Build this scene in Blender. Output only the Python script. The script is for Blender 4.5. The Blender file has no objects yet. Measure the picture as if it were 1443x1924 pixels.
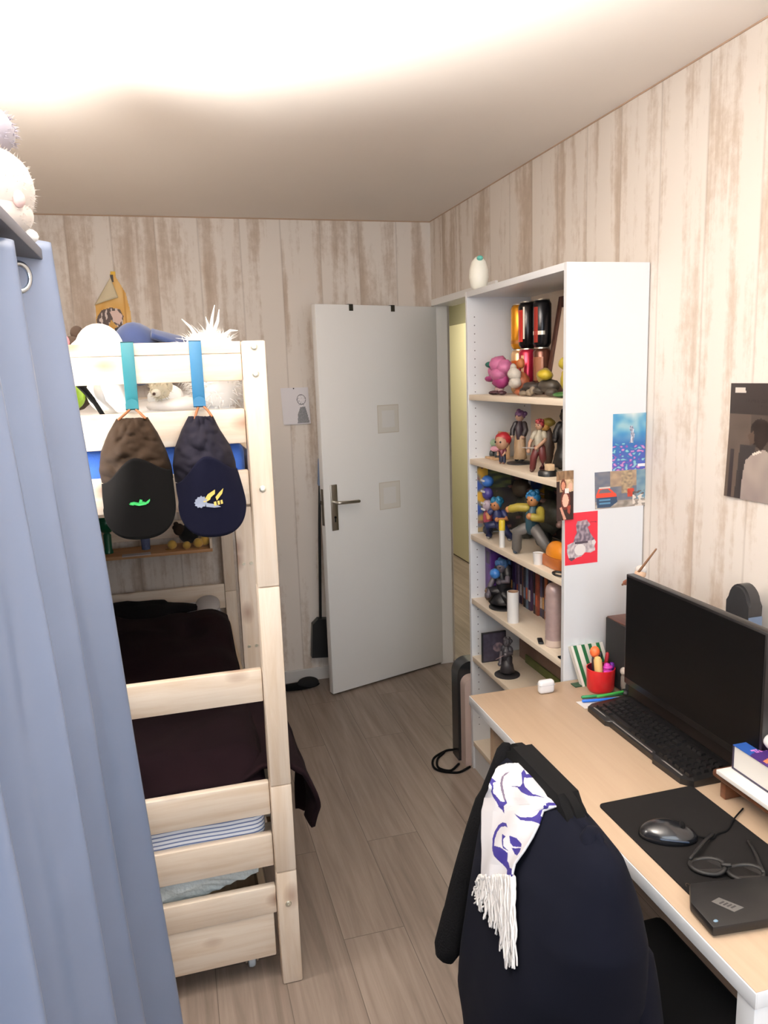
import bpy, bmesh, math, random
from mathutils import Vector, Matrix, noise
random.seed(7)
PI = math.pi
SC = bpy.context.scene
COL = SC.collection

# ------------------------------------------------------------------ helpers
def lin(c):
    r = []
    for v in c[:3]:
        v = v / 255.0
        r.append(v / 12.92 if v <= .04045 else ((v + .055) / 1.055) ** 2.4)
    return (r[0], r[1], r[2], 1.0)

def N(nt, kind, **kw):
    n = nt.nodes.new(kind)
    for k, v in kw.items():
        if k.startswith('i_'):
            key = k[2:]
            key = int(key) if key.isdigit() else key.replace('_', ' ')
            n.inputs[key].default_value = v
        else:
            setattr(n, k, v)
    return n

MATS = {}
def mat(name, rgb, rough=.5, metal=0.0, var=0.0, vscale=30.0, bump=0.0, bscale=200.0, coat=0.0, spec=.5, alpha=None, sheen=0.0, emit=None, trans=0.0):
    if name in MATS:
        return MATS[name]
    m = bpy.data.materials.new(name)
    m.use_nodes = True
    nt = m.node_tree
    b = nt.nodes['Principled BSDF']
    c = lin(rgb)
    b.inputs['Base Color'].default_value = c
    b.inputs['Roughness'].default_value = rough
    b.inputs['Metallic'].default_value = metal
    b.inputs['Specular IOR Level'].default_value = spec
    if coat: b.inputs['Coat Weight'].default_value = coat
    if sheen: b.inputs['Sheen Weight'].default_value = sheen
    if trans: b.inputs['Transmission Weight'].default_value = trans
    if emit:
        b.inputs['Emission Color'].default_value = c
        b.inputs['Emission Strength'].default_value = emit
    tc = N(nt, 'ShaderNodeTexCoord')
    if var:
        nz = N(nt, 'ShaderNodeTexNoise', i_Scale=vscale, i_Detail=4.0)
        nt.links.new(tc.outputs['Object'], nz.inputs['Vector'])
        mx = N(nt, 'ShaderNodeMix', data_type='RGBA')
        mx.inputs[6].default_value = tuple(max(0, x * (1 - var)) for x in c[:3]) + (1,)
        mx.inputs[7].default_value = tuple(min(1, x * (1 + var)) for x in c[:3]) + (1,)
        nt.links.new(nz.outputs['Fac'], mx.inputs[0])
        nt.links.new(mx.outputs[2], b.inputs['Base Color'])
    if bump:
        nz2 = N(nt, 'ShaderNodeTexNoise', i_Scale=bscale, i_Detail=3.0)
        nt.links.new(tc.outputs['Object'], nz2.inputs['Vector'])
        bp = N(nt, 'ShaderNodeBump', i_Strength=bump, i_Distance=.01)
        nt.links.new(nz2.outputs['Fac'], bp.inputs['Height'])
        nt.links.new(bp.outputs['Normal'], b.inputs['Normal'])
    MATS[name] = m
    return m

def wood(name, light, dark, axis, scale=1.0, rough=.45, knots=0.0, grain=.5):
    """grain runs along the given axis (0 x, 1 y, 2 z)"""
    if name in MATS: return MATS[name]
    m = bpy.data.materials.new(name); m.use_nodes = True
    nt = m.node_tree; b = nt.nodes['Principled BSDF']
    g = N(nt, 'ShaderNodeNewGeometry')
    mp = N(nt, 'ShaderNodeMapping')
    sc = [22 * scale] * 3; sc[axis] = 1.3 * scale
    mp.inputs['Scale'].default_value = sc
    oi = N(nt, 'ShaderNodeObjectInfo')
    ad = N(nt, 'ShaderNodeVectorMath', operation='ADD')
    ml = N(nt, 'ShaderNodeVectorMath', operation='SCALE'); ml.inputs['Scale'].default_value = 5.0
    cb = N(nt, 'ShaderNodeCombineXYZ')
    for k in range(3): nt.links.new(oi.outputs['Random'], cb.inputs[k])
    nt.links.new(cb.outputs[0], ml.inputs[0])
    nt.links.new(g.outputs['Position'], ad.inputs[0]); nt.links.new(ml.outputs[0], ad.inputs[1])
    nt.links.new(ad.outputs[0], mp.inputs['Vector'])
    nz = N(nt, 'ShaderNodeTexNoise', i_Scale=1.6, i_Detail=7.0, i_Roughness=.62, i_Distortion=.7)
    nt.links.new(mp.outputs[0], nz.inputs['Vector'])
    rp = N(nt, 'ShaderNodeValToRGB')
    e = rp.color_ramp.elements
    e[0].position = .5 - grain * .35; e[0].color = lin(dark)
    e[1].position = .5 + grain * .2; e[1].color = lin(light)
    nt.links.new(nz.outputs['Fac'], rp.inputs['Fac'])
    out = rp.outputs['Color']
    if knots:
        mp2 = N(nt, 'ShaderNodeMapping')
        s2 = [9.0] * 3; s2[axis] = 5.0
        mp2.inputs['Scale'].default_value = s2
        nt.links.new(ad.outputs[0], mp2.inputs['Vector'])
        vo = N(nt, 'ShaderNodeTexVoronoi', i_Scale=1.0, i_Randomness=1.0)
        nt.links.new(mp2.outputs[0], vo.inputs['Vector'])
        kr = N(nt, 'ShaderNodeMapRange'); kr.inputs[1].default_value = .07; kr.inputs[2].default_value = .24
        kr.inputs[3].default_value = knots; kr.inputs[4].default_value = 0.0
        nt.links.new(vo.outputs['Distance'], kr.inputs[0])
        mx = N(nt, 'ShaderNodeMix', data_type='RGBA')
        mx.inputs[7].default_value = lin((120, 72, 40))
        nt.links.new(kr.outputs[0], mx.inputs[0]); nt.links.new(out, mx.inputs[6])
        out = mx.outputs[2]
    nt.links.new(out, b.inputs['Base Color'])
    b.inputs['Roughness'].default_value = rough
    MATS[name] = m
    return m

def attr_mat(name, rough=.5, spec=.4):
    if name in MATS: return MATS[name]
    m = bpy.data.materials.new(name); m.use_nodes = True
    nt = m.node_tree; b = nt.nodes['Principled BSDF']
    a = N(nt, 'ShaderNodeAttribute', attribute_name='Print')
    nt.links.new(a.outputs['Color'], b.inputs['Base Color'])
    b.inputs['Roughness'].default_value = rough
    b.inputs['Specular IOR Level'].default_value = spec
    MATS[name] = m
    return m

INV = {}
def props(o, label=None, cat=None, group=None, kind=None):
    if label: o['label'] = label
    if cat: o['category'] = cat
    if group: o['group'] = group
    if kind: o['kind'] = kind
    return o

def thing(name, label, cat, loc=(0, 0, 0), rz=0.0, group=None):
    o = bpy.data.objects.new(name, None); COL.objects.link(o)
    o.empty_display_size = .05
    o.location = loc; o.rotation_euler = (0, 0, rz)
    INV[o] = (Matrix.Translation(loc) @ Matrix.Rotation(rz, 4, 'Z')).inverted()
    return props(o, label, cat, group)

def finish(bm, name, mats, smooth):
    me = bpy.data.meshes.new(name)
    bmesh.ops.recalc_face_normals(bm, faces=bm.faces[:])
    bm.to_mesh(me); bm.free()
    if not isinstance(mats, (list, tuple)): mats = [mats]
    for m in mats: me.materials.append(m)
    if smooth is not None:
        me.polygons.foreach_set('use_smooth', [True] * len(me.polygons))
        if smooth < 3:
            me.set_sharp_from_angle(angle=smooth)
    return me

def obj(name, bm, mats, parent, smooth=.7, local=False, label=None):
    """one mesh as a part of parent; geometry is in world coordinates unless local"""
    root = parent
    while root not in INV: root = root.parent
    if not local: bm.transform(INV[root])
    me = finish(bm, name, mats, smooth)
    o = bpy.data.objects.new(name, me); COL.objects.link(o)
    o.parent = parent
    if label: o['label'] = label
    return o

def solo(name, bm, mats, label, cat, group=None, smooth=.7, kind=None):
    """a thing that is one mesh, its origin at the middle of its foot"""
    xs = [v.co for v in bm.verts]
    lo = Vector([min(c[i] for c in xs) for i in range(3)]); hi = Vector([max(c[i] for c in xs) for i in range(3)])
    base = Vector(((lo.x + hi.x) / 2, (lo.y + hi.y) / 2, lo.z))
    bm.transform(Matrix.Translation(-base))
    me = finish(bm, name, mats, smooth)
    o = bpy.data.objects.new(name, me); COL.objects.link(o)
    o.location = base
    INV[o] = Matrix.Translation(base).inverted()
    return props(o, label, cat, group, kind)

def struct(name, bm, mats, parent=None, smooth=None):
    me = finish(bm, name, mats, smooth)
    o = bpy.data.objects.new(name, me); COL.objects.link(o)
    if parent: o.parent = parent
    else: o['kind'] = 'structure'
    INV[o] = Matrix.Identity(4)
    return o

# ---- shapes
def B(): return bmesh.new()

def box(bm, x0, x1, y0, y1, z0, z1, bev=0.0, mi=0, seg=2, rot=None):
    r = bmesh.ops.create_cube(bm, size=1.0)
    vs = r['verts']
    for v in vs:
        v.co = Vector((x0 + (v.co.x + .5) * (x1 - x0), y0 + (v.co.y + .5) * (y1 - y0), z0 + (v.co.z + .5) * (z1 - z0)))
    fs = set(f for v in vs for f in v.link_faces)
    for f in fs: f.material_index = mi
    if bev > 0:
        es = list(set(e for v in vs for e in v.link_edges))
        r2 = bmesh.ops.bevel(bm, geom=es, offset=bev, segments=seg, affect='EDGES', profile=.5)
        vs = list(set(vs) & set(bm.verts)) + r2['verts']
        vs = [v for v in set(vs) if v.is_valid]
    if rot is not None:
        bmesh.ops.transform(bm, matrix=rot, verts=vs)
    return vs

def about(p, R):
    return Matrix.Translation(p) @ R @ Matrix.Translation(-Vector(p))

def ball(bm, c, r, seg=14, mi=0, rot=None, jag=0.0, jf=8.0):
    if not isinstance(r, (tuple, list)): r = (r, r, r)
    M = Matrix.Translation(c)
    if rot is not None: M = M @ rot.to_4x4()
    M = M @ Matrix.Diagonal((r[0], r[1], r[2], 1))
    rr = bmesh.ops.create_uvsphere(bm, u_segments=seg, v_segments=max(6, seg * 2 // 3), radius=1.0, matrix=M)
    for v in rr['verts']:
        if jag:
            n = (v.co - Vector(c)); 
            if n.length > 0: v.co += n * jag * noise.noise(v.co * jf)
        for f in v.link_faces: f.material_index = mi
    return rr['verts']

def tube(bm, pts, rads, seg=10, mi=0, cap=True, flat=1.0, up=(0, 0, 1)):
    """a tapered tube through points with rounded ends"""
    pts = [Vector(p) for p in pts]
    if not isinstance(rads, (list, tuple)): rads = [rads] * len(pts)
    rings = []
    P2, R2 = [], []
    if cap:
        d0 = (pts[0] - pts[1]).normalized(); d1 = (pts[-1] - pts[-2]).normalized()
        P2 += [pts[0] + d0 * rads[0] * .98, pts[0] + d0 * rads[0] * .7]; R2 += [rads[0] * .12, rads[0] * .7]
    P2 += pts; R2 += list(rads)
    if cap:
        P2 += [pts[-1] + d1 * rads[-1] * .7, pts[-1] + d1 * rads[-1] * .98]; R2 += [rads[-1] * .7, rads[-1] * .12]
    u = Vector(up)
    for i, p in enumerate(P2):
        a = P2[max(0, i - 1)]; b = P2[min(len(P2) - 1, i + 1)]
        t = (b - a)
        if t.length < 1e-9: t = Vector((0, 0, 1))
        t.normalize()
        s = t.cross(u)
        if s.length < 1e-3: s = t.cross(Vector((0, 1, .1)))
        s.normalize(); w = s.cross(t)
        ring = [bm.verts.new(p + (s * math.cos(2 * PI * k / seg) + w * math.sin(2 * PI * k / seg) * flat) * R2[i]) for k in range(seg)]
        rings.append(ring)
    for A, Bq in zip(rings[:-1], rings[1:]):
        for k in range(seg):
            f = bm.faces.new((A[k], A[(k + 1) % seg], Bq[(k + 1) % seg], Bq[k])); f.material_index = mi
    f = bm.faces.new(list(reversed(rings[0]))); f.material_index = mi
    f = bm.faces.new(rings[-1]); f.material_index = mi

def spline(pts, n=8):
    """Catmull-Rom through the points"""
    P = [Vector(p) for p in pts]; P = [2 * P[0] - P[1]] + P + [2 * P[-1] - P[-2]]
    out = []
    for i in range(1, len(P) - 2):
        for k in range(n):
            t = k / n
            a, b, c, d = P[i - 1], P[i], P[i + 1], P[i + 2]
            out.append(.5 * ((2 * b) + (c - a) * t + (2 * a - 5 * b + 4 * c - d) * t * t + (3 * b - a - 3 * c + d) * t ** 3))
    out.append(P[-2]); return out

def lathe(bm, prof, c=(0, 0, 0), seg=24, mi=0, mis=None):
    rings = []
    for r, z in prof:
        rings.append([bm.verts.new((c[0] + max(r, 1e-5) * math.cos(2 * PI * k / seg), c[1] + max(r, 1e-5) * math.sin(2 * PI * k / seg), c[2] + z)) for k in range(seg)])
    for i, (A, Bq) in enumerate(zip(rings[:-1], rings[1:])):
        for k in range(seg):
            f = bm.faces.new((A[k], A[(k + 1) % seg], Bq[(k + 1) % seg], Bq[k])); f.material_index = mis[i] if mis else mi
    if prof[0][0] > 1e-4: bm.faces.new(list(reversed(rings[0]))).material_index = mis[0] if mis else mi
    if prof[-1][0] > 1e-4: bm.faces.new(rings[-1]).material_index = mis[-1] if mis else mi
    return [v for r in rings for v in r]

def prism(bm, poly, fn, h0, h1, mi=0):
    """extruded polygon; fn(u, v, h) gives the point"""
    a = [bm.verts.new(fn(u, v, h0)) for u, v in poly]; b = [bm.verts.new(fn(u, v, h1)) for u, v in poly]
    n = len(poly)
    fs = [bm.faces.new(list(reversed(a))), bm.faces.new(b)]
    for k in range(n): fs.append(bm.faces.new((a[k], a[(k + 1) % n], b[(k + 1) % n], b[k])))
    for f in fs: f.material_index = mi
    return a + b

def grid(bm, fn, nu, nv, mi=0, mfn=None, closed=False):
    V = [[bm.verts.new(fn(i / nu, j / nv)) for i in range(nu + (0 if closed else 1))] for j in range(nv + 1)]
    W = len(V[0])
    for j in range(nv):
        for i in range(nu):
            f = bm.faces.new((V[j][i], V[j][(i + 1) % W], V[j + 1][(i + 1) % W], V[j + 1][i]))
            f.material_index = mfn((i + .5) / nu, (j + .5) / nv) if mfn else mi
    return V

def solid(o, t, off=0.0):
    m = o.modifiers.new('thickness', 'SOLIDIFY'); m.thickness = t; m.offset = off
    return o
def subd(o, n=1):
    m = o.modifiers.new('smooth', 'SUBSURF'); m.levels = n; m.render_levels = n
    return o

def inpoly(x, y, P):
    r = False; j = len(P) - 1
    for i in range(len(P)):
        if (P[i][1] > y) != (P[j][1] > y) and x < (P[j][0] - P[i][0]) * (y - P[i][1]) / (P[j][1] - P[i][1]) + P[i][0]: r = not r
        j = i
    return r

def tufts(bm, blobs, n, L, wid=.0016, mi=0, seed=1, jit=.5, grav=0.0, only=None):
    rnd = random.Random(seed)
    tot = sum(b[1] ** 2 if not isinstance(b[1], tuple) else b[1][0] * b[1][2] for b in blobs)
    for c, r in blobs:
        rr = r if isinstance(r, tuple) else (r, r, r)
        k = int(n * rr[0] * rr[2] / tot)
        for _ in range(k):
            d = Vector((rnd.gauss(0, 1), rnd.gauss(0, 1), rnd.gauss(0, 1))).normalized()
            p = Vector(c) + Vector((d.x * rr[0], d.y * rr[1], d.z * rr[2])) * .97
            if only and not only(p): continue
            dd = (d + Vector((rnd.uniform(-1, 1), rnd.uniform(-1, 1), rnd.uniform(-1, 1))) * jit + Vector((0, 0, -grav))).normalized()
            l = L * rnd.uniform(.5, 1.2)
            s = dd.cross(Vector((rnd.random(), rnd.random(), rnd.random() + .1))).normalized() * wid; w = dd.cross(s)
            a = [bm.verts.new(p + s), bm.verts.new(p - s * .5 + w * .87), bm.verts.new(p - s * .5 - w * .87)]
            m = [bm.verts.new(v.co * .45 + (p + dd * l * .55) * .55) for v in a]
            t = bm.verts.new(p + dd * l + Vector((0, 0, -grav * l * .4)))
            for i in range(3):
                bm.faces.new((a[i], a[(i + 1) % 3], m[(i + 1) % 3], m[i])).material_index = mi
                bm.faces.new((m[i], m[(i + 1) % 3], t)).material_index = mi

def printed(name, origin, ud, vd, w, h, nu, nv, fn, label, cat, group=None, parent=None, bulge=None, thick=.0008, rough=.5, partlabel=None):
    """a sheet with a picture: fn(u, v) -> rgb 0..255, u to the right and v down; ud right, vd down"""
    bm = B(); ud = Vector(ud); vd = Vector(vd); nrm = ud.cross(vd) * -1
    o0 = Vector(origin)
    cols = []
    V = [[bm.verts.new(o0 + ud * (w * i / nu) + vd * (h * j / nv) + (nrm * bulge(i / nu, j / nv) if bulge else Vector())) for i in range(nu + 1)] for j in range(nv + 1)]
    cl = bm.loops.layers.float_color.new('Print')
    for j in range(nv):
        for i in range(nu):
            f = bm.faces.new((V[j][i], V[j + 1][i], V[j + 1][i + 1], V[j][i + 1]))
            c = lin(fn((i + .5) / nu, (j + .5) / nv))
            for l in f.loops: l[cl] = c
    m = attr_mat('printed_paper_%d' % int(rough * 100), rough)
    if parent is not None:
        o = obj(name, bm, m, parent, smooth=None, label=partlabel)
    else:
        o = solo(name, bm, m, label, cat, group, smooth=None)
    solid(o, thick, -1.0)
    return o

def rnd_noise(u, v, s=6, k=0.0):
    return noise.noise(Vector((u * s, v * s, k)))
def mixc(a, b, t):
    t = max(0, min(1, t)); return tuple(a[i] * (1 - t) + b[i] * t for i in range(3))

# ------------------------------------------------------------------ camera
cam = bpy.data.cameras.new('camera'); co = bpy.data.objects.new('camera', cam); COL.objects.link(co)
rt = Vector((0.96259813, -0.26888752, -0.03323164)); up = Vector((0.0791866, 0.16191717, 0.98362204)); fw = Vector((0.25910292, 0.94946423, -0.17715345))
Rm = Matrix((rt, up, -fw)).transposed().to_4x4()
co.matrix_world = Matrix.Translation((0, 0, 1.69)) @ Rm
cam.sensor_fit = 'VERTICAL'; cam.sensor_height = 36.0; cam.sensor_width = 27.0
cam.lens = 36.0 * 1440.8 / 1924.0
cam.clip_start = .02
SC.camera = co

# ------------------------------------------------------------------ surfaces
def wallpaper(name, axis):
    m = bpy.data.materials.new(name); m.use_nodes = True
    nt = m.node_tree; b = nt.nodes['Principled BSDF']; L = nt.links.new
    g = N(nt, 'ShaderNodeNewGeometry'); sx = N(nt, 'ShaderNodeSeparateXYZ'); L(g.outputs['Position'], sx.inputs[0])
    u = sx.outputs[axis]; z = sx.outputs[2]
    dv = N(nt, 'ShaderNodeMath', operation='DIVIDE'); L(u, dv.inputs[0]); dv.inputs[1].default_value = .205
    fl = N(nt, 'ShaderNodeMath', operation='FLOOR'); L(dv.outputs[0], fl.inputs[0])
    fr = N(nt, 'ShaderNodeMath', operation='FRACT'); L(dv.outputs[0], fr.inputs[0])
    wn = N(nt, 'ShaderNodeTexWhiteNoise', noise_dimensions='1D'); L(fl.outputs[0], wn.inputs['W'])
    def vec(su, sz, off):
        a = N(nt, 'ShaderNodeMath', operation='MULTIPLY'); L(u, a.inputs[0]); a.inputs[1].default_value = su
        c = N(nt, 'ShaderNodeMath', operation='MULTIPLY'); L(z, c.inputs[0]); c.inputs[1].default_value = sz
        d = N(nt, 'ShaderNodeMath', operation='MULTIPLY'); L(wn.outputs['Value'], d.inputs[0]); d.inputs[1].default_value = off
        cb = N(nt, 'ShaderNodeCombineXYZ'); L(a.outputs[0], cb.inputs[0]); L(c.outputs[0], cb.inputs[1]); L(d.outputs[0], cb.inputs[2])
        return cb.outputs[0]
    n1 = N(nt, 'ShaderNodeTexNoise', i_Scale=1.0, i_Detail=6.0, i_Roughness=.6, i_Distortion=.25); L(vec(13, .8, 40), n1.inputs['Vector'])
    n2 = N(nt, 'ShaderNodeTexNoise', i_Scale=1.0, i_Detail=6.0, i_Roughness=.7); L(vec(40, 26, 17), n2.inputs['Vector'])
    n3 = N(nt, 'ShaderNodeTexNoise', i_Scale=1.0, i_Detail=3.0); L(vec(7, 2.4, 9), n3.inputs['Vector'])
    s1 = N(nt, 'ShaderNodeMath', operation='MULTIPLY_ADD'); L(n2.outputs['Fac'], s1.inputs[0]); s1.inputs[1].default_value = .30; L(n1.outputs['Fac'], s1.inputs[2])
    s2 = N(nt, 'ShaderNodeMath', operation='MULTIPLY_ADD'); L(n3.outputs['Fac'], s2.inputs[0]); s2.inputs[1].default_value = .5; L(s1.outputs[0], s2.inputs[2])
    s3 = N(nt, 'ShaderNodeMath', operation='MULTIPLY_ADD'); L(wn.outputs['Value'], s3.inputs[0]); s3.inputs[1].default_value = .12; L(s2.outputs[0], s3.inputs[2])
    rp = N(nt, 'ShaderNodeValToRGB'); L(s3.outputs[0], rp.inputs['Fac'])
    e = rp.color_ramp.elements
    e[0].position = .66; e[0].color = lin((172, 154, 137)); rp.color_ramp.interpolation = 'B_SPLINE'
    e[1].position = .96; e[1].color = lin((226, 217, 208))
    k = e.new(.78); k.color = lin((188, 171, 155))
    k = e.new(.87); k.color = lin((200, 185, 171))
    # joint between two printed boards
    pp = N(nt, 'ShaderNodeMath', operation='PINGPONG'); L(dv.outputs[0], pp.inputs[0]); pp.inputs[1].default_value = .5
    mr = N(nt, 'ShaderNodeMapRange'); L(pp.outputs[0], mr.inputs[0]); mr.inputs[1].default_value = .006; mr.inputs[2].default_value = .028
    mr.inputs[3].default_value = .30; mr.inputs[4].default_value = 0
    mx = N(nt, 'ShaderNodeMix', data_type='RGBA'); L(mr.outputs[0], mx.inputs[0]); L(rp.outputs['Color'], mx.inputs[6]); mx.inputs[7].default_value = lin((140, 122, 108))
    L(mx.outputs[2], b.inputs['Base Color'])
    b.inputs['Roughness'].default_value = .75
    bp = N(nt, 'ShaderNodeBump', i_Strength=.12, i_Distance=.004); L(s1.outputs[0], bp.inputs['Height']); L(bp.outputs[0], b.inputs['Normal'])
    return m
WP_B = wallpaper('wallpaper_boards_back', 0); WP_R = wallpaper('wallpaper_boards_right', 1)

def laminate():
    m = bpy.data.materials.new('laminate_floor'); m.use_nodes = True
    nt = m.node_tree; b = nt.nodes['Principled BSDF']; L = nt.links.new
    g = N(nt, 'ShaderNodeNewGeometry'); sx = N(nt, 'ShaderNodeSeparateXYZ'); L(g.outputs['Position'], sx.inputs[0])
    cb = N(nt, 'ShaderNodeCombineXYZ'); L(sx.outputs[1], cb.inputs[0]); L(sx.outputs[0], cb.inputs[1])
    br = N(nt, 'ShaderNodeTexBrick', offset=.37); L(cb.outputs[0], br.inputs['Vector'])
    br.inputs['Scale'].default_value = 1.0; br.inputs['Brick Width'].default_value = 1.25; br.inputs['Row Height'].default_value = .192
    br.inputs['Mortar Size'].default_value = .0012; br.inputs['Mortar Smooth'].default_value = .2
    br.inputs['Color1'].default_value = (0, 0, 0, 1); br.inputs['Color2'].default_value = (1, 1, 1, 1); br.inputs['Mortar'].default_value = (.5, .5, .5, 1)
    mp = N(nt, 'ShaderNodeMapping'); mp.inputs['Scale'].default_value = (30, 1.6, 1); L(g.outputs['Position'], mp.inputs['Vector'])
    ad = N(nt, 'ShaderNodeVectorMath', operation='MULTIPLY_ADD'); L(br.outputs['Color'], ad.inputs[0]); ad.inputs[1].default_value = (9, 7, 3); L(mp.outputs[0], ad.inputs[2])
    nz = N(nt, 'ShaderNodeTexNoise', i_Scale=1.0, i_Detail=7.0, i_Roughness=.62, i_Distortion=.5); L(ad.outputs[0], nz.inputs['Vector'])
    s = N(nt, 'ShaderNodeMath', operation='MULTIPLY_ADD'); L(br.outputs['Color'], s.inputs[0]); s.inputs[1].default_value = .10; L(nz.outputs['Fac'], s.inputs[2])
    rp = N(nt, 'ShaderNodeValToRGB'); L(s.outputs[0], rp.inputs['Fac']); e = rp.color_ramp.elements
    e[0].position = .34; e[0].color = lin((114, 101, 91)); e[1].position = .78; e[1].color = lin((154, 139, 128))
    mx = N(nt, 'ShaderNodeMix', data_type='RGBA'); L(br.outputs['Fac'], mx.inputs[0]); L(rp.outputs['Color'], mx.inputs[6]); mx.inputs[7].default_value = lin((92, 80, 72))
    L(mx.outputs[2], b.inputs['Base Color']); b.inputs['Roughness'].default_value = .42
    bp = N(nt, 'ShaderNodeBump', i_Strength=.08, i_Distance=.003); L(nz.outputs['Fac'], bp.inputs['Height']); L(bp.outputs[0], b.inputs['Normal'])
    return m
FLOOR = laminate()
CEIL = mat('ceiling_paint', (236, 227, 218), .85, var=.02, vscale=3)
WHITE = mat('white_paint', (245, 244, 242), .4)
PANEL_WHITE = mat('white_melamine', (224, 226, 229), .38)
OLIVE = mat('olive_wall_paint', (150, 146, 122), .8)
YELLOW_DOOR = mat('pale_yellow_paint', (228, 221, 186), .5)
PINE_X = wood('pine_along_x', (233, 219, 202), (215, 193, 168), 0, 1.0, .5, knots=.75, grain=.6)
PINE_Y = wood('pine_along_y', (232, 212, 184), (208, 178, 144), 1, 1.0, .5, knots=.7, grain=.6)
PINE_Z = wood('pine_along_z', (232, 217, 200), (215, 193, 168), 2, 1.0, .5, knots=.6, grain=.6)
BIRCH = wood('birch_laminate', (186, 162, 137), (174, 149, 124), 1, .8, .45, grain=.9)
SHELFWOOD = wood('pale_birch_shelf', (236, 222, 202), (228, 211, 188), 1, .8, .45, grain=.9)
DARKWOOD = wood('dark_walnut', (98, 58, 36), (54, 30, 20), 1, 1.2, .35, grain=.8)
BLACK = mat('black_plastic', (20, 20, 22), .4)
BLACKM = mat('black_matt', (9, 9, 10), .9, spec=.15)
CHROME = mat('brushed_nickel', (196, 190, 180), .3, metal=1.0)
STEEL = mat('zinc_screw', (225, 222, 205), .35, metal=.8)
# ------------------------------------------------------------------ the room
XL, XR, YB, YF, H = -.86, 1.422, 4.08, -.75, 2.484
bm = B(); box(bm, XL - .1, 2.6, YF - .1, 8.1, -.08, 0); struct('floor', bm, FLOOR)
bm = B(); box(bm, XL - .1, XR + .1, YF - .1, YB + .1, H, H + .08); struct('ceiling', bm, CEIL)
bm = B(); box(bm, XL - .1, XR + .1, YB, YB + .1, 0, H); struct('wall_back', bm, WP_B)
bm = B(); box(bm, XL - .1, XL, YF - .1, YB, 0, H); struct('wall_left', bm, mat('plain_wall_paint', (222, 210, 196), .8))
OY0, OY1, OZ = 3.25, 4.05, 2.045
bm = B()
box(bm, XR, XR + .1, YF - .1, OY0, 0, H); box(bm, XR, XR + .1, OY0, OY1, OZ, H); box(bm, XR, XR + .075, OY1, YB, 0, H)
struct('wall_right', bm, WP_R)
WX0, WX1, WZ0, WZ1 = -.75, 1.25, 1.2, 2.34
bm = B()
box(bm, XL, WX0, YF - .1, YF, 0, H); box(bm, WX1, XR, YF - .1, YF, 0, H); box(bm, WX0, WX1, YF - .1, YF, 0, WZ0); box(bm, WX0, WX1, YF - .1, YF, WZ1, H)
struct('wall_front', bm, mat('plain_wall_paint', (222, 210, 196), .8))
bm = B()
for a in ((WX0, WX0 + .05, WZ0, WZ1), (WX1 - .05, WX1, WZ0, WZ1), (WX0 + .05, WX1 - .05, WZ0, WZ0 + .05), (WX0 + .05, WX1 - .05, WZ1 - .05, WZ1), (.225, .275, WZ0 + .05, WZ1 - .05)):
    box(bm, a[0], a[1], YF - .08, YF - .03, a[2], a[3], .004)
struct('window_1', bm, WHITE)
GREYW = mat('grey_white_skirting', (206, 203, 200), .5)
bm = B(); box(bm, XL, XR, YB - .012, YB, 0, .072, .003); struct('baseboard_back', bm, GREYW)
bm = B(); box(bm, XR - .012, XR, YF, OY0 - .06, 0, .072, .003); struct('baseboard_right', bm, GREYW)
# thin shrunken joint of the wallpaper under the ceiling
bm = B(); box(bm, XL, XR, YB - .003, YB, H - .006, H); box(bm, XR - .003, XR, YF, YB - .003, H - .004, H)
struct('trim_1', bm, mat('wallpaper_edge', (176, 150, 128), .9))
# door frame
bm = B()
box(bm, XR + .001, XR + .077, OY1 - .002, OY1 + .02, 0, OZ + .03, .0015)
box(bm, XR - .014, XR + .112, OY0 - .05, OY0, 0, OZ + .03, .002)
box(bm, XR - .014, XR + .112, OY0, OY1, OZ - .004, OZ + .03, .002)
struct('trim_2', bm, WHITE)
# hall behind the doorway
HX = 2.5
bm = B(); box(bm, HX, HX + .1, 2.8, 8.1, 0, H); struct('wall_hall_side', bm, OLIVE)
bm = B(); box(bm, XR + .1, HX, 8.0, 8.1, 0, H); struct('wall_hall_end', bm, OLIVE)
bm = B(); box(bm, XR + .1, HX, 2.7, 2.8, 0, H); struct('wall_hall_near', bm, OLIVE)
bm = B(); box(bm, XR + .0, XR + .1, YB + .1, 8.0, 0, H); struct('wall_hall_back', bm, OLIVE)
bm = B(); box(bm, XR + .1, HX + .1, 2.7, 8.1, H, H + .08); struct('ceiling_hall', bm, CEIL)
bm = B(); box(bm, HX - .02, HX, 6.0, 7.0, 2.3, 2.305); struct('trim_3', bm, mat('olive_panel_line', (96, 92, 76), .8))  # dark olive panel trim line above the hall door
bm = B(); box(bm, HX - .035, HX - .001, 6.0, 6.98, .008, 2.09, .003); d2 = struct('door_2', bm, YELLOW_DOOR)
bm = B(); tube(bm, [(HX - .035, 6.8, .97), (HX - .085, 6.8, .97), (HX - .085, 6.7, .97)], .009, 8); box(bm, HX - .041, HX - .035, 6.78, 6.82, .87, 1.07, .002)
struct('door_handle', bm, mat('brass', (190, 160, 100), .35, metal=1), d2, smooth=.7)

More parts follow.
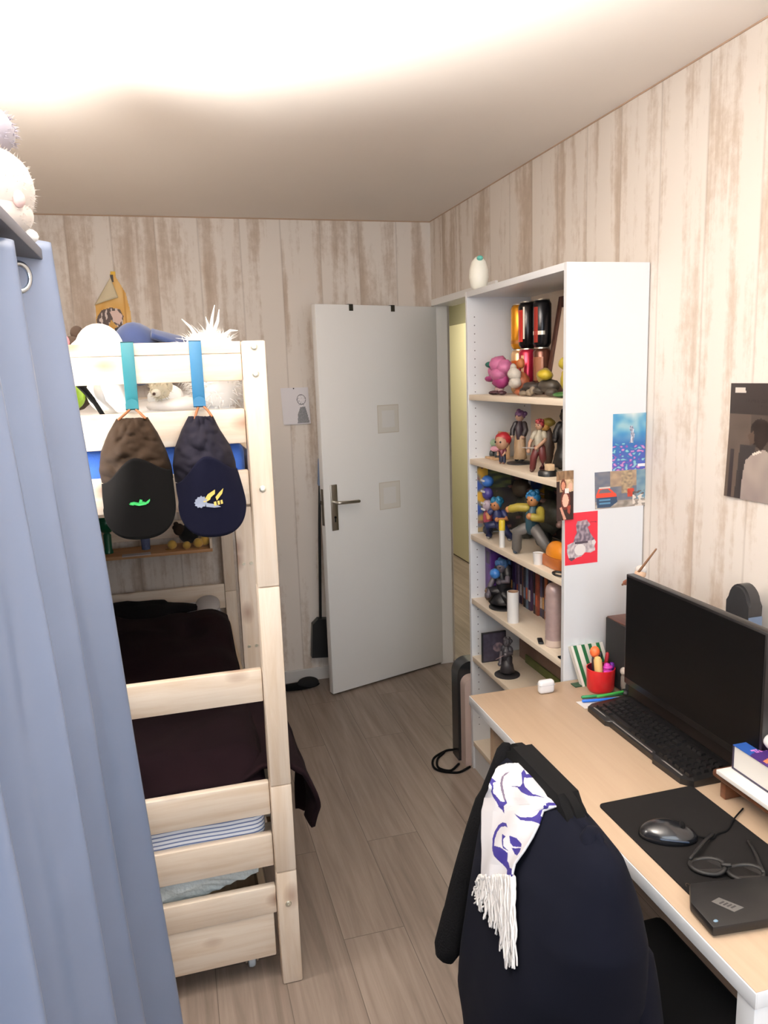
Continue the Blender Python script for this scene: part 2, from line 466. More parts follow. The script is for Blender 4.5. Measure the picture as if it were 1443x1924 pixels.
# the white door, open into the room
hx, hy = 1.438, 4.046
ang = math.atan2(4.056 - 3.817, 1.447 - .722)
door = thing('door_1', 'white flush door standing open against the back wall', 'door', (hx, hy, 0), ang)
door['kind'] = 'structure'
DW = .75
bm = B(); box(bm, -DW, -.004, 0, .040, .012, 2.038, .003); obj('door_leaf', bm, WHITE, door, local=True)
bm = B(); box(bm, -DW + .036, -DW + .076, -.008, 0, .90, 1.14, .0035, seg=3)
pl = obj('handle_plate', bm, CHROME, door, local=True)
bm = B(); tube(bm, [(-DW + .056, -.006, 1.05), (-DW + .056, -.05, 1.05)], .0085, 10); tube(bm, spline([(-DW + .056, -.05, 1.05), (-DW + .075, -.056, 1.05), (-DW + .12, -.056, 1.048), (-DW + .175, -.055, 1.046)], 4), .0088, 10)
obj('lever', bm, CHROME, pl, local=True)
bm = B(); lathe(bm, [(0, 0), (.006, 0), (.006, .004), (0, .004)], seg=12); bm.transform(Matrix.Translation((-DW + .056, -.0085, .97)) @ Matrix.Rotation(PI / 2, 4, 'X')); box(bm, -DW + .0535, -DW + .0585, -.0105, -.008, .945, .968)
obj('keyhole', bm, BLACKM, pl, local=True)
bm = B(); box(bm, -DW - .0015, -DW + .002, .008, .030, .93, 1.12, .0005); box(bm, -DW - .007, -DW - .001, .014, .025, 1.04, 1.06)
obj('latch_plate', bm, mat('tarnished_steel', (120, 112, 100), .4, metal=1), door, local=True)
for i, (cx, cz) in enumerate(((-.34, 1.455), (-.345, 1.045))):
    def fn(u, v):
        e = min(u, 1 - u, v, 1 - v)
        if e < .03: return (214, 206, 194)
        if e < .2: return (226, 222, 214)
        return (231, 229, 226)
    bm = B()
    printed('clear_sticker', (0, 0, 0), (1, 0, 0), (0, 0, -1), .135, .148, 30, 30, fn, None, None, parent=door)
    o = bpy.data.objects['clear_sticker' if i == 0 else 'clear_sticker.001']
    o.location = (cx - .068, -.0016, cz + .074)
    o.data.transform(INV[door].inverted())   # the sheet was laid in world axes; keep it in door axes
    bm.free()
for k, hxk in enumerate((-.545, -.29)):
    hk = thing('over_door_hook', ('dark metal hook over the top of the white door, nearer its free edge', 'dark metal hook over the top of the white door, nearer its hinges')[k], 'hook', (hx + math.cos(ang) * hxk, hy + math.sin(ang) * hxk, 2.038), ang, 'hooks over the white door')
    bm = B(); box(bm, -.012, .012, -.0035, .043, .0005, .003, .0008); box(bm, -.012, .012, -.0035, -.0012, -.03, .003, .0008); box(bm, -.012, .012, .0412, .0435, -.25, .003, .0008)
    obj('bracket', bm, mat('dark_hook_metal', (62, 60, 52), .45, metal=.6), hk, local=True)
    bm = B(); tube(bm, spline([(0, .0435, -.2), (0, .055, -.24), (0, .075, -.235), (0, .08, -.215)], 4), .003, 8)
    obj('prong', bm, mat('dark_hook_metal', (62, 60, 52)), hk, local=True)

# ------------------------------------------------------------------ bunk bed
bed = thing('bunk_bed', 'pale pine bunk bed with slatted ends beside the grey curtain', 'bunk bed', (-.3, 2.95, 0))
PX0, PX1 = .182, .238
def post(x0, x1, y0, y1, lst, nm='post'):
    bm = B()
    for a, b in zip(lst[:-1], lst[1:]):
        box(bm, x0, x1, y0, y1, a + .0008, b - .0008, .004)
    return obj(nm, bm, PINE_Z, bed)
pn = post(PX0, PX1, 1.918, 1.976, [0, .349, .607, 1.161, 1.781])
post(-.86 + .008, -.80, 1.918, 1.976, [0, .607, 1.161, 1.781])
post(.204, .262, 3.93, 3.985, [0, .607, 1.161, 1.781])
post(-.852, -.80, 3.93, 3.985, [0, .607, 1.161, 1.781])
for z in (1.766, 1.701, 1.416, .252):
    bm = B(); lathe(bm, [(0, 0), (.0085, 0), (.0085, .003), (.006, .0045), (.0025, .0045), (.0025, .002), (0, .002)], seg=14)
    bm.transform(Matrix.Translation((.210, 1.9182, z)) @ Matrix.Rotation(PI / 2, 4, 'X'))
    obj('bolt', bm, STEEL, pn)
RAILS = [(1.686, 1.781), (1.531, 1.617), (1.375, 1.463), (.842, .932), (.513, .608), (.357, .453), (.211, .294)]
for z0, z1 in RAILS:
    bm = B()
    if z0 > 1.65: box(bm, -.80, .181, 1.945, 1.969, z0, 1.751, .003); box(bm, -.80, .181, 1.945, 1.969, 1.752, z1, .003)
    else: box(bm, -.80, .181, 1.945, 1.969, z0, z1, .004)
    obj('end_rail', bm, PINE_X, bed)
for z0, z1 in [(1.686, 1.781), (1.531, 1.617), (1.375, 1.463), (.91, .995), (.515, .645)]:
    bm = B(); box(bm, -.80, .204, 3.945, 3.969, z0, z1, .004); obj('end_rail', bm, PINE_X, bed)
for x0, x1 in ((.196, .22), (-.845, -.82)):
    for z0, z1 in ((1.36, 1.5), (.30, .45)):
        bm = B(); box(bm, x0, x1, 1.976, 3.93, z0, z1, .004); obj('side_rail', bm, PINE_Y, bed)
for z0, z1 in ((1.36, 1.378), (.40, .415)):
    bm = B()
    for k in range(16): box(bm, -.82, .196, 2.0 + k * .121, 2.0 + k * .121 + (.115 if z0 > 1 else .07), z0, z1, .002)
    obj('bed_slats', bm, PINE_X, bed)
bm = B(); box(bm, .185, .255, 2.62, 2.65, 0, 1.374, .004); st = obj('support_post', bm, PINE_Z, bed)
for z in (1.352, 1.06, .76):
    for dx in (.206, .232):
        bm = B(); lathe(bm, [(0, 0), (.006, 0), (.005, .003), (0, .003)], seg=12); bm.transform(Matrix.Translation((dx, 2.62, z)) @ Matrix.Rotation(PI / 2, 4, 'X'))
        obj('bolt', bm, STEEL, st)

# trundle drawer under the bed
tr = thing('trundle_drawer', 'low pine trundle drawer on casters under the bunk bed', 'drawer', (-.3, 2.9, 0))
bm = B(); box(bm, -.79, .172, 1.952, 1.974, .072, .2085, .004); obj('front_panel', bm, PINE_X, tr)
bm = B(); box(bm, -.79, .165, 1.975, 3.85, .09, .105); box(bm, -.79, -.77, 1.975, 3.85, .105, .2); box(bm, .145, .165, 1.975, 3.85, .105, .2); box(bm, -.77, .145, 3.83, 3.85, .105, .2)
obj('tray', bm, PINE_Y, tr)
for (x, y) in ((.105, 2.02), (-.66, 2.02), (.105, 3.75), (-.66, 3.75)):
    bm = B(); lathe(bm, [(0, -.009), (.016, -.011), (.021, -.008), (.023, 0), (.021, .008), (.016, .011), (0, .009)], seg=18)
    bm.transform(Matrix.Translation((x, y, .0235)) @ Matrix.Rotation(PI / 2, 4, 'Y'))
    cs = obj('caster', bm, mat('clear_plastic_wheel', (196, 206, 214), .25), tr)
    bm = B(); box(bm, x - .022, x + .022, y - .02, y + .02, .082, .0898, .002); box(bm, x - .019, x - .0125, y - .012, y + .012, .02, .083, .002); box(bm, x + .0125, x + .019, y - .012, y + .012, .02, .083, .002)
    obj('fork', bm, CHROME, cs)

# mattresses and bedding
FB = mat('blue_mattress_cloth', (44, 92, 178), .8, bump=.15, bscale=300, sheen=.2)
bm = B(); box(bm, -.80, .178, 1.978, 3.92, 1.381, 1.535, .03, seg=3)
solo('mattress', bm, FB, 'bright blue mattress on the upper bunk', 'mattress', smooth=1.2)
# striped mattress
m = bpy.data.materials.new('white_ticking_blue_stripes'); m.use_nodes = True
nt = m.node_tree; b = nt.nodes['Principled BSDF']
g = N(nt, 'ShaderNodeNewGeometry'); sx = N(nt, 'ShaderNodeSeparateXYZ'); nt.links.new(g.outputs['Position'], sx.inputs[0])
nx = N(nt, 'ShaderNodeTexNoise', i_Scale=5.0); nt.links.new(g.outputs['Position'], nx.inputs['Vector'])
ma = N(nt, 'ShaderNodeMath', operation='MULTIPLY_ADD'); nt.links.new(nx.outputs['Fac'], ma.inputs[0]); ma.inputs[1].default_value = .012; nt.links.new(sx.outputs[2], ma.inputs[2])
dv = N(nt, 'ShaderNodeMath', operation='DIVIDE'); nt.links.new(ma.outputs[0], dv.inputs[0]); dv.inputs[1].default_value = .0115
frn = N(nt, 'ShaderNodeMath', operation='FRACT'); nt.links.new(dv.outputs[0], frn.inputs[0])
rp = N(nt, 'ShaderNodeValToRGB'); nt.links.new(frn.outputs[0], rp.inputs['Fac']); e = rp.color_ramp.elements
e[0].position = .62; e[0].color = lin((236, 240, 248)); e[1].position = .70; e[1].color = lin((110, 128, 172))
nt.links.new(rp.outputs['Color'], b.inputs['Base Color']); b.inputs['Roughness'].default_value = .8
STR = m
bm = B()
def mfun(u, v):
    # section: the near end sags
    x = -.795 + .963 * u; return x
vs = box(bm, -.795, .168, 1.972, 3.9, .418, .585, .035, seg=4)
for v in bm.verts:
    if v.co.y < 2.1: v.co.z += .012 * math.sin((v.co.x + .8) * 5) * (1 if v.co.z < .5 else .4)
solo('mattress', bm, STR, 'white and blue striped mattress of the lower bunk', 'mattress', smooth=1.2)
# plastic-wrapped mattress on the trundle
bm = B()
def pw(u, v):
    x = -.765 + .905 * u
    t = v * 4
    sag = .05 * max(0, u - .62) ** 1.0 / .38
    lift = .12 * max(0, u - .55)
    prof = [(3.7, .325), (1.99, .325 + .0), (1.977, .262), (1.99, .214), (3.7, .214)]
    i = min(3, int(t)); f = t - i
    y = prof[i][0] * (1 - f) + prof[i + 1][0] * f; z = prof[i][1] * (1 - f) + prof[i + 1][1] * f
    if v > .35: z += lift * 1.0 * (1.9 if z < .3 else .6)
    else: z += lift * .55
    z += .006 * noise.noise(Vector((x * 30, y * 12, z * 40))) ; y += .008 * noise.noise(Vector((x * 24 + z * 60, z * 30, 2.0)))
    return (x, y, min(z, .35))
grid(bm, pw, 90, 40)
o = solo('mattress', bm, [mat('crinkled_plastic_film', (206, 216, 218), .22, spec=.8, bump=.5, bscale=70)], 'plastic-wrapped spare mattress on the trundle drawer', 'mattress', smooth=1.2)
# pale green sheet end folded on top of it
bm = B()
grid(bm, lambda u, v: (-.1 + .25 * u, 1.985 + .12 * v, .347 - .028 * max(0, u - .5) * 0 + .006 * math.sin(u * 9) - .018 * (1 - v) * (1 - u * .6)), 20, 10)
o = solo('folded_sheet', bm, mat('pale_green_cotton', (214, 222, 196), .85), 'pale green sheet corner lying on the plastic-wrapped mattress', 'sheet', smooth=1.2); solid(o, .008, 0)

# dark blanket
DB = mat('dark_maroon_fleece', (27, 14, 19), .97, var=.25, vscale=14, spec=.15)
def heap(x, y):
    n = .5 * noise.noise(Vector((x * 4.2, y * 3.1, 1.3))) + .25 * noise.noise(Vector((x * 9, y * 7, 4)))
    z = .665 + .06 * n + .05 * math.exp(-((x - .12) ** 2 / .02 + (y - 3.1) ** 2 / .12)) + .06 * math.exp(-((x + .35) ** 2 / .05 + (y - 3.25) ** 2 / .08))
    if y < 2.06: z -= .35 * (2.06 - y) / .09 * .2
    if y > 3.36: z -= .09 * (y - 3.36) / .15
    z -= .06 * max(0, (x - .1) / .1) ** 2
    return max(z, .592)
bm = B()
grid(bm, lambda u, v: (-.79 + .967 * u, 1.976 + 1.54 * v, heap(-.79 + .967 * u, 1.976 + 1.54 * v)), 60, 90)
# the corner that has slipped over the bed side
def slip(u, v):
    y = 1.985 + .52 * u
    path = [(.10, .60), (.165, .64), (.236, .637), (.285, .585), (.318, .50), (.33, .43), (.318, .345)]
    k = v * 6; i = min(5, int(k)); f = k - i
    x = path[i][0] * (1 - f) + path[i + 1][0] * f; z = path[i][1] * (1 - f) + path[i + 1][1] * f
    w = min(1, max(0, v - .3) / .7)
    yc = 2.20
    y = yc + (y - yc) * (1 - .38 * w * w)
    s = math.sin(u * 11 + v * 3)
    x += .012 * s * w + .006 * noise.noise(Vector((u * 4, v * 5, 0)))
    z += (.035 * math.sin(u * 5 + 1) + .02 * noise.noise(Vector((u * 6, 3, v)))) * w
    return (x, y, z)
grid(bm, slip, 30, 40)
o = solo('blanket', bm, DB, 'dark maroon blanket heaped on the lower bunk, a corner slipping off', 'blanket', smooth=2); solid(o, .012, -1)
# black pillow at the head
bm = B(); ball(bm, (-.27, 3.68, .618), (.33, .17, .034), 32, jag=.30, jf=9); 
solo('pillow', bm, mat('black_cotton', (16, 15, 19), .95, spec=.2), 'black pillow at the far head of the lower bunk', 'pillow', smooth=2)
bm = B(); ball(bm, (.105, 3.70, .615), (.06, .13, .028), 20, jag=.12, jf=9)
solo('pillow', bm, mat('grey_white_cotton', (190, 188, 190), .9), 'pale pillow behind the black pillow on the lower bunk', 'pillow', smooth=2)

# little shelf at the head end and what is on it
sh = thing('bed_shelf', 'small pine shelf fixed to the head end of the lower bunk', 'shelf', (-.12, 3.84, .865))
bm = B(); box(bm, -.50, .15, 3.742, 3.942, .866, .882, .002); obj('shelf_board', bm, wood('pine_shelf_dark', (196, 150, 104), (172, 126, 84), 0, 1, .5), sh)
bm = B(); box(bm, .138, .15, 3.742, 3.942, .882, .93, .002); obj('end_stop', bm, PINE_Z, sh)
GB = mat('dark_green_glass', (12, 92, 62), .3, coat=.3)
t = thing('bottle_lamp', 'dark green lamp with a round head on the bed shelf', 'lamp', (-.335, 3.84, .8825))
bm = B(); lathe(bm, [(0, 0), (.022, 0), (.022, .012), (.017, .02), (.019, .09), (.012, .1), (0, .1)], (-.335, 3.84, .8825)); obj('stem', bm, GB, t)
bm = B(); ball(bm, (-.335, 3.84, 1.03), (.042, .042, .05), 18); obj('lamp_head', bm, GB, t)
t = thing('cup', 'grey blue tumbler on the bed shelf under the black cap', 'cup', (-.163, 3.86, .8825))
bm = B(); lathe(bm, [(0, 0), (.020, 0), (.024, .078), (.022, .078), (.018, .004), (0, .004)], (-.163, 3.86, .8825)); obj('cup_wall', bm, mat('blue_grey_glaze', (84, 96, 132), .35, var=.4, vscale=90), t)
bm = B(); lathe(bm, [(0, .06), (.0215, .06), (.0215, .064), (0, .064)], (-.163, 3.86, .8825)); obj('drink', bm, mat('dark_liquid', (40, 36, 50), .2), t)
printed('notepad', (-.27, 3.765, .886), (1, .04, 0), (.04, -1, 0), .13, .05, 12, 4, lambda u, v: (190, 186, 190), 'small white notepad lying at the front of the bed shelf', 'paper', thick=.003)
bm = B(); tube(bm, spline([(-.07, 3.8, .8845), (-.055, 3.79, .8845), (-.045, 3.8, .8845), (-.052, 3.812, .8845), (-.066, 3.806, .8845)], 4), .0025, 6); tube(bm, [(-.06, 3.8, .885), (-.03, 3.79, .885)], .002, 6)
solo('key', bm, mat('brass', (190, 160, 100)), 'small brass key lying beside the yellow and black soft toy', 'key')
t = thing('soft_toy', 'yellow and black soft toy sitting on the bed shelf', 'soft toy', (.05, 3.83, .8825))
BF = mat('black_plush', (15, 14, 15), .95, sheen=.2); YP_ = mat('yellow_plush', (206, 170, 84), .95, sheen=.3)
bm = B(); ball(bm, (.045, 3.83, .948), (.05, .045, .048), 18, jag=.05, jf=30); obj('body', bm, BF, t)
bm = B(); ball(bm, (.0, 3.815, .975), (.028, .026, .03), 14); ball(bm, (-.012, 3.80, 1.005), .013, 10); ball(bm, (-.02, 3.82, .985), .012, 10); obj('head', bm, mat('dark_brown_plush', (48, 34, 24), .95), t)
for c, r in (((-.038, 3.80, .905), .023), ((.03, 3.785, .9), .02), ((.085, 3.79, .906), .024), ((.118, 3.81, .912), .026)):
    bm = B(); ball(bm, c, r, 12, jag=.06, jf=40); obj('paw', bm, YP_, t)
bm = B(); tube(bm, [(.07, 3.79, .965), (.1, 3.79, .955), (.125, 3.80, .94)], .012, 8); obj('tail', bm, BF, t)

# bedding and soft toys on the upper bunk
WP_ = mat('white_cotton', (240, 238, 236), .9, sheen=.2)
bm = B()
def duv(u, v):
    x = -.79 + .955 * u; y = 1.985 + 1.85 * v
    z = 1.60 + .03 * noise.noise(Vector((x * 7, y * 5, 0))) + .02 * math.sin(x * 9 + 1)
    e = min(1, v / .03); z = 1.54 + (z - 1.54) * math.sqrt(e)
    return (x, y, z)
grid(bm, duv, 60, 60)
o = solo('duvet', bm, WP_, 'white duvet spread over the blue mattress of the upper bunk', 'duvet', smooth=2); solid(o, .006, -1)
WPL = mat('white_plush', (246, 243, 238), .95, sheen=.5)
t = thing('soft_toy', 'big smooth white soft toy leaning on the upper bunk rail beside the left hook', 'soft toy', (-.16, 2.08, 1.64))
bm = B(); ball(bm, (-.155, 2.075, 1.775), (.058, .055, .062), 20); ball(bm, (-.185, 2.08, 1.75), (.05, .05, .055), 18); ball(bm, (-.12, 2.07, 1.745), (.042, .045, .045), 16); obj('head', bm, WPL, t, smooth=2)
bm = B(); ball(bm, (-.135, 2.06, 1.665), (.062, .06, .055), 20, jag=.05, jf=20); obj('body', bm, WPL, t, smooth=2)
bm = B(); tube(bm, [(-.135, 2.012, 1.72), (-.115, 2.0, 1.66), (-.1, 1.998, 1.635)], [.03, .034, .03], 12); obj('arm', bm, WPL, t, smooth=2)
t = thing('soft_toy', 'dark brown soft toy ear and head behind the white toy at the curtain edge', 'soft toy', (-.245, 2.22, 1.62))
bm = B(); ball(bm, (-.235, 2.22, 1.70), (.05, .05, .08), 16); ball(bm, (-.232, 2.2, 1.785), (.035, .035, .03), 14); obj('head', bm, mat('dark_brown_plush', (48, 34, 24)), t)
bm = B(); ball(bm, (-.217, 2.2, 1.822), (.017, .012, .019), 12); obj('ear', bm, mat('dark_brown_plush', (48, 34, 24)), t)
t = thing('cap', 'navy blue cap lying on the upper bunk bedding behind the rail', 'cap', (-.05, 2.25, 1.64))
NB = mat('navy_cotton', (22, 40, 80), .85, var=.15, vscale=40, sheen=.2)
bm = B(); ball(bm, (-.075, 2.25, 1.765), (.075, .075, .085), 20, jag=.12, jf=12); obj('crown', bm, NB, t)
bm = B(); grid(bm, lambda u, v: (-.03 + .105 * v * (1 - .25 * (2 * u - 1) ** 2), 2.25 + .075 * (2 * u - 1) * (1 - .2 * v), 1.828 - .03 * v - .02 * (2 * u - 1) ** 2), 14, 10); o = obj('visor', bm, NB, t); solid(o, .012, 0)
t = thing('soft_toy', 'shaggy white soft toy with wild tufts beside the bed post on the upper bunk', 'soft toy', (.12, 2.09, 1.62))
bm = B(); bl = [((.115, 2.1, 1.735), (.082, .065, .078)), ((.125, 2.06, 1.665), (.062, .05, .05))]
for c, r in bl: ball(bm, c, r, 20, jag=.08, jf=14)
obj('body', bm, WPL, t, smooth=2)
bm = B(); tufts(bm, bl, 900, .035, .0022, seed=3, jit=.6, grav=.25, only=lambda p: p.y > 1.99 and p.x < .178)
obj('fur', bm, WPL, t, smooth=None)
bm = B()
for a, b_, c in (((.085, 2.1, 1.80), (.07, 2.09, 1.825), (.05, 2.09, 1.845)), ((.11, 2.1, 1.805), (.115, 2.09, 1.83), (.11, 2.09, 1.85)), ((.125, 2.1, 1.805), (.14, 2.09, 1.84), (.145, 2.09, 1.868)), ((.15, 2.1, 1.80), (.17, 2.09, 1.815), (.19, 2.1, 1.815)), ((.12, 2.1, 1.81), (.127, 2.1, 1.85), (.135, 2.1, 1.88))):
    tube(bm, [a, b_, c], [.006, .004, .0012], 6)
obj('tuft', bm, WPL, t, smooth=2)
t = thing('soft_toy', 'tiny beige-faced white soft toy between the upper rails', 'soft toy', (-.015, 2.04, 1.62))
BG = mat('beige_plush', (206, 196, 172), .95)
bm = B(); ball(bm, (-.018, 2.035, 1.67), (.025, .022, .024), 16); obj('head', bm, BG, t)
bm = B(); ball(bm, (-.028, 2.014, 1.662), (.012, .010, .010), 12); obj('muzzle', bm, mat('pale_beige_plush', (226, 218, 200), .95), t)
bm = B(); ball(bm, (-.033, 2.004, 1.660), .004, 8); obj('nose', bm, mat('brown_nose', (70, 44, 32), .5), t)
bm = B(); ball(bm, (.004, 2.03, 1.678), (.010, .008, .016), 10); obj('ear', bm, BG, t)
bm = B(); ball(bm, (-.036, 2.04, 1.686), (.009, .008, .012), 10); obj('ear', bm, BG, t)
bm = B(); ball(bm, (-.005, 2.07, 1.65), (.045, .03, .036), 14, jag=.15, jf=30); obj('body', bm, WPL, t)
bm = B(); tufts(bm, [((-.018, 2.035, 1.67), .024)], 120, .012, .0016, seed=9); obj('fur', bm, BG, t, smooth=None)
bm = B(); ball(bm, (-.232, 2.045, 1.662), .036, 18)
m = mat('green_yellow_rubber', (140, 176, 40), .5, var=.35, vscale=16)
solo('ball', bm, m, 'green and yellow ball between the upper rails at the curtain edge', 'ball')
bm = B(); tube(bm, spline([(-.205, 2.0, 1.69), (-.19, 1.995, 1.672), (-.172, 1.992, 1.645), (-.155, 1.992, 1.612)], 5), [.014] * 10 + [.011] * 6, 8, flat=.5)
solo('strap', bm, BLACKM, 'black furry strap dangling between the upper rails beside the white toy', 'strap')
t = thing('soft_toy', 'small pink and white soft toy top at the curtain edge above the rail', 'soft toy', (-.275, 2.15, 1.62))
bm = B(); ball(bm, (-.262, 2.15, 1.72), (.04, .04, .08), 14); obj('body', bm, WPL, t)
bm = B(); ball(bm, (-.252, 2.14, 1.797), (.022, .02, .022), 12); obj('head', bm, mat('pink_plush', (232, 150, 160), .95), t)
bm = B(); ball(bm, (.03, 2.06, 1.628), (.085, .05, .022), 18, jag=.08, jf=14); solo('cushion', bm, mat('ivory_cotton', (240, 234, 228), .9), 'small plump ivory cushion between the upper rails right of the left hook', 'cushion', smooth=2)

# ------------------------------------------------------------------ hooks and caps on the rail
def over_hook(x, lab, rgb):
    t = thing('rail_hook', lab, 'hook', (x, 1.957, 1.63), 0, 'blue hooks over the upper bunk rail')
    m = mat('hook_paint_%d' % rgb[1], rgb, .45)
    w = .0145
    bm = B(); box(bm, x - w, x + w, 1.9415, 1.9725, 1.782, 1.7845, .0006); box(bm, x - w, x + w, 1.9415, 1.9438, 1.628, 1.7845, .0006); box(bm, x - w, x + w, 1.9702, 1.9725, 1.74, 1.7845, .0006)
    obj('strip', bm, m, t)
    bm = B(); prism(bm, [(-w, 0), (w, 0), (w, .014), (w * .7, .022), (0, .026), (-w * .7, .022), (-w, .014)], lambda u, v, h: (x + u, 1.921 + h, 1.626 + v), 0, .0022)
    box(bm, x - w, x + w, 1.921, 1.9438, 1.6255, 1.628)
    obj('lip', bm, m, t)
over_hook(-.084, 'teal over-rail hook carrying the black cap', (22, 98, 108))
over_hook(.072, 'sky blue over-rail hook carrying the navy cap', (30, 94, 132))

def cap(x0, lab, crown_m, visor_m, rim, visor, arc, straps, yb, extra):
    """rim: (z, xl, xr) rows of the crown; visor outline from its arc down to its round end"""
    t = thing('baseball_cap', lab, 'cap', (x0, yb - .04, rim[-1][0]), 0, 'baseball caps hung on the bunk rail')
    def row(z, R):
        for a, b_ in zip(R[:-1], R[1:]):
            if a[0] >= z >= b_[0]:
                f = (a[0] - z) / (a[0] - b_[0]); return a[1] * (1 - f) + b_[1] * f, a[2] * (1 - f) + b_[2] * f
        return R[-1][1:]
    zt, zb = rim[0][0], rim[-1][0]
    def crown(u, v):
        z = zt + (zb - zt) * v; xl, xr = row(z, rim)
        s = 2 * u - 1
        dep = .028 + .075 * math.sin(min(1, v * 1.15) * PI / 2)
        y = yb - dep * math.sqrt(max(0, 1 - s * s * .96)) + .018 * noise.noise(Vector((u * 3.2, v * 5.5, x0 * 40))) * (1 - s * s) + .010 * noise.noise(Vector((u * 8, v * 13, x0 * 9)))
        return (xl + (xr - xl) * u, y, z)
    bm = B(); grid(bm, crown, 34, 34); o = obj('crown', bm, crown_m, t, smooth=2); solid(o, .003, 1)
    def vis(u, v):
        z0 = arc[0][1] + 0
        # arc: left, apex, right ; bottom from visor outline
        k = u * 2; i = 0 if k < 1 else 1; f = k - i
        f2 = f * f * (3 - 2 * f)
        at = arc[i][1] * (1 - f2) + arc[i + 1][1] * f2
        ax = arc[0][0] * (1 - u) + arc[2][0] * u
        # rounded free end
        c = Vector(visor[0]); a_, b_ = visor[1], visor[2]
        th = PI + PI * u
        bx = c.x + a_ * math.copysign(abs(math.cos(th)) ** .8, math.cos(th)); bz = c.y + b_ * math.copysign(abs(math.sin(th)) ** .8, math.sin(th))
        x = ax * (1 - v) + bx * v; z = at * (1 - v) + bz * v
        s = 2 * u - 1
        y = yb - .116 - .010 * v * 1.0 + .05 * s * s * (1 - .25 * v) 
        return Vector((x, y, z))
    bm = B(); grid(bm, vis, 36, 24); o = obj('visor', bm, visor_m, t, smooth=2); solid(o, .004, 1)
    for p in straps:
        bm = B(); tube(bm, p, .0032, 8); obj('strap', bm, mat('brown_leather_strap', (120, 72, 36), .6), t)
    # marks on the visor: polygons in visor (u, v)
    for nm, m, polys in extra:
        bm = B()
        for P in polys:
            prism(bm, P, lambda u, v, h: vis(u, v) + Vector((0, -h, 0)), .0048, .0062)
        obj(nm, bm, m, t, smooth=None)
    return t, crown
BRN = mat('dark_olive_brown_cloth', (36, 24, 13), .9, var=.3, vscale=18, spec=.2)
BLKC = mat('black_cap_cloth', (9, 8, 8), .95, spec=.12)
GRN = mat('bright_green_thread', (44, 172, 84), .6)
leaf = [[(.44, .58), (.50, .60), (.56, .585), (.60, .60), (.63, .595), (.60, .635), (.50, .645), (.43, .62), (.38, .60), (.38, .585)], [(.50, .60), (.515, .55), (.55, .56), (.54, .60)], [(.58, .61), (.68, .55), (.67, .585), (.63, .625)], [(.36, .60), (.42, .615), (.44, .635), (.38, .62)]]
cap(-.084, 'black baseball cap with a small green mark hanging from the teal hook', BRN, BLKC,
    [(1.606, -.119, -.053), (1.57, -.142, -.034), (1.53, -.160, -.018), (1.49, -.167, -.008), (1.46, -.164, -.006)], ((-.083, 1.415), .078, .078),
    [(-.160, 1.462), (-.098, 1.522), (-.008, 1.486)], [[(-.086, 1.927, 1.63), (-.1, 1.915, 1.618), (-.115, 1.904, 1.606)], [(-.080, 1.927, 1.63), (-.066, 1.915, 1.617), (-.056, 1.904, 1.606)]], 1.928,
    [('green_mark', GRN, [[(.52 + (a_ - .53) * .62, .545 + (b_ - .6) * .8) for a_, b_ in P] for P in leaf])])
NVY = mat('dark_navy_cloth', (16, 14, 26), .9, var=.2, vscale=25, spec=.2); NV2 = mat('navy_cap_cloth', (8, 9, 26), .95, spec=.12)
GLD = mat('gold_thread', (206, 178, 84), .5); GRY = mat('silver_thread', (130, 138, 156), .5)
gear = [[(.36 + .09 * math.cos(a) * (1.12 if k % 2 else .92), .60 + .085 * math.sin(a) * (1.12 if k % 2 else .92)) for k, a in enumerate([2 * PI * j / 22 for j in range(22)])], [(.43, .62), (.55, .66), (.60, .70), (.52, .70), (.44, .68)]]
gold = [[(.40, .60), (.47, .50), (.56, .44), (.55, .50), (.50, .545), (.49, .58), (.43, .615)], [(.55, .55), (.62, .48), (.70, .42), (.66, .50), (.60, .56), (.56, .60)]] + [[(.52 + .045 * k, .62 - .008 * k), (.55 + .045 * k, .612 - .008 * k), (.55 + .045 * k, .67 - .008 * k), (.52 + .045 * k, .675 - .008 * k)] for k in range(3)]
t, cr = cap(.078, 'navy baseball cap with a gold and silver emblem hanging from the sky blue hook', NVY, NV2,
    [(1.604, .046, .098), (1.57, .026, .112), (1.53, .008, .134), (1.49, .0, .144), (1.45, .003, .146)], ((.081, 1.412), .077, .084),
    [(.004, 1.452), (.064, 1.517), (.143, 1.478)], [[(.070, 1.927, 1.63), (.062, 1.915, 1.612), (.058, 1.9, 1.60)], [(.078, 1.927, 1.63), (.09, 1.915, 1.617), (.097, 1.904, 1.604)]], 1.928,
    [('emblem', GRY, [[(.5 + (a_ - .5) * .8, .53 + (b_ - .58) * .85) for a_, b_ in P] for P in gear]), ('emblem', GLD, [[(.5 + (a_ - .5) * .8, .53 + (b_ - .58) * .85) for a_, b_ in P] for P in gold])])
bm = B()
for k in range(13):
    u0 = .12 + .055 * k
    dz = .012 * math.cos((u0 - .5) * 3.2)
    P = [(u0, .16 + dz), (u0 + .038, .16 + dz), (u0 + .038, .215 + dz), (u0, .215 + dz)]
    prism(bm, P, lambda u, v, h: Vector(cr(u, v)) + Vector((0, -h, 0)), .0008, .0022)
obj('gold_lettering', bm, GLD, t, smooth=None)

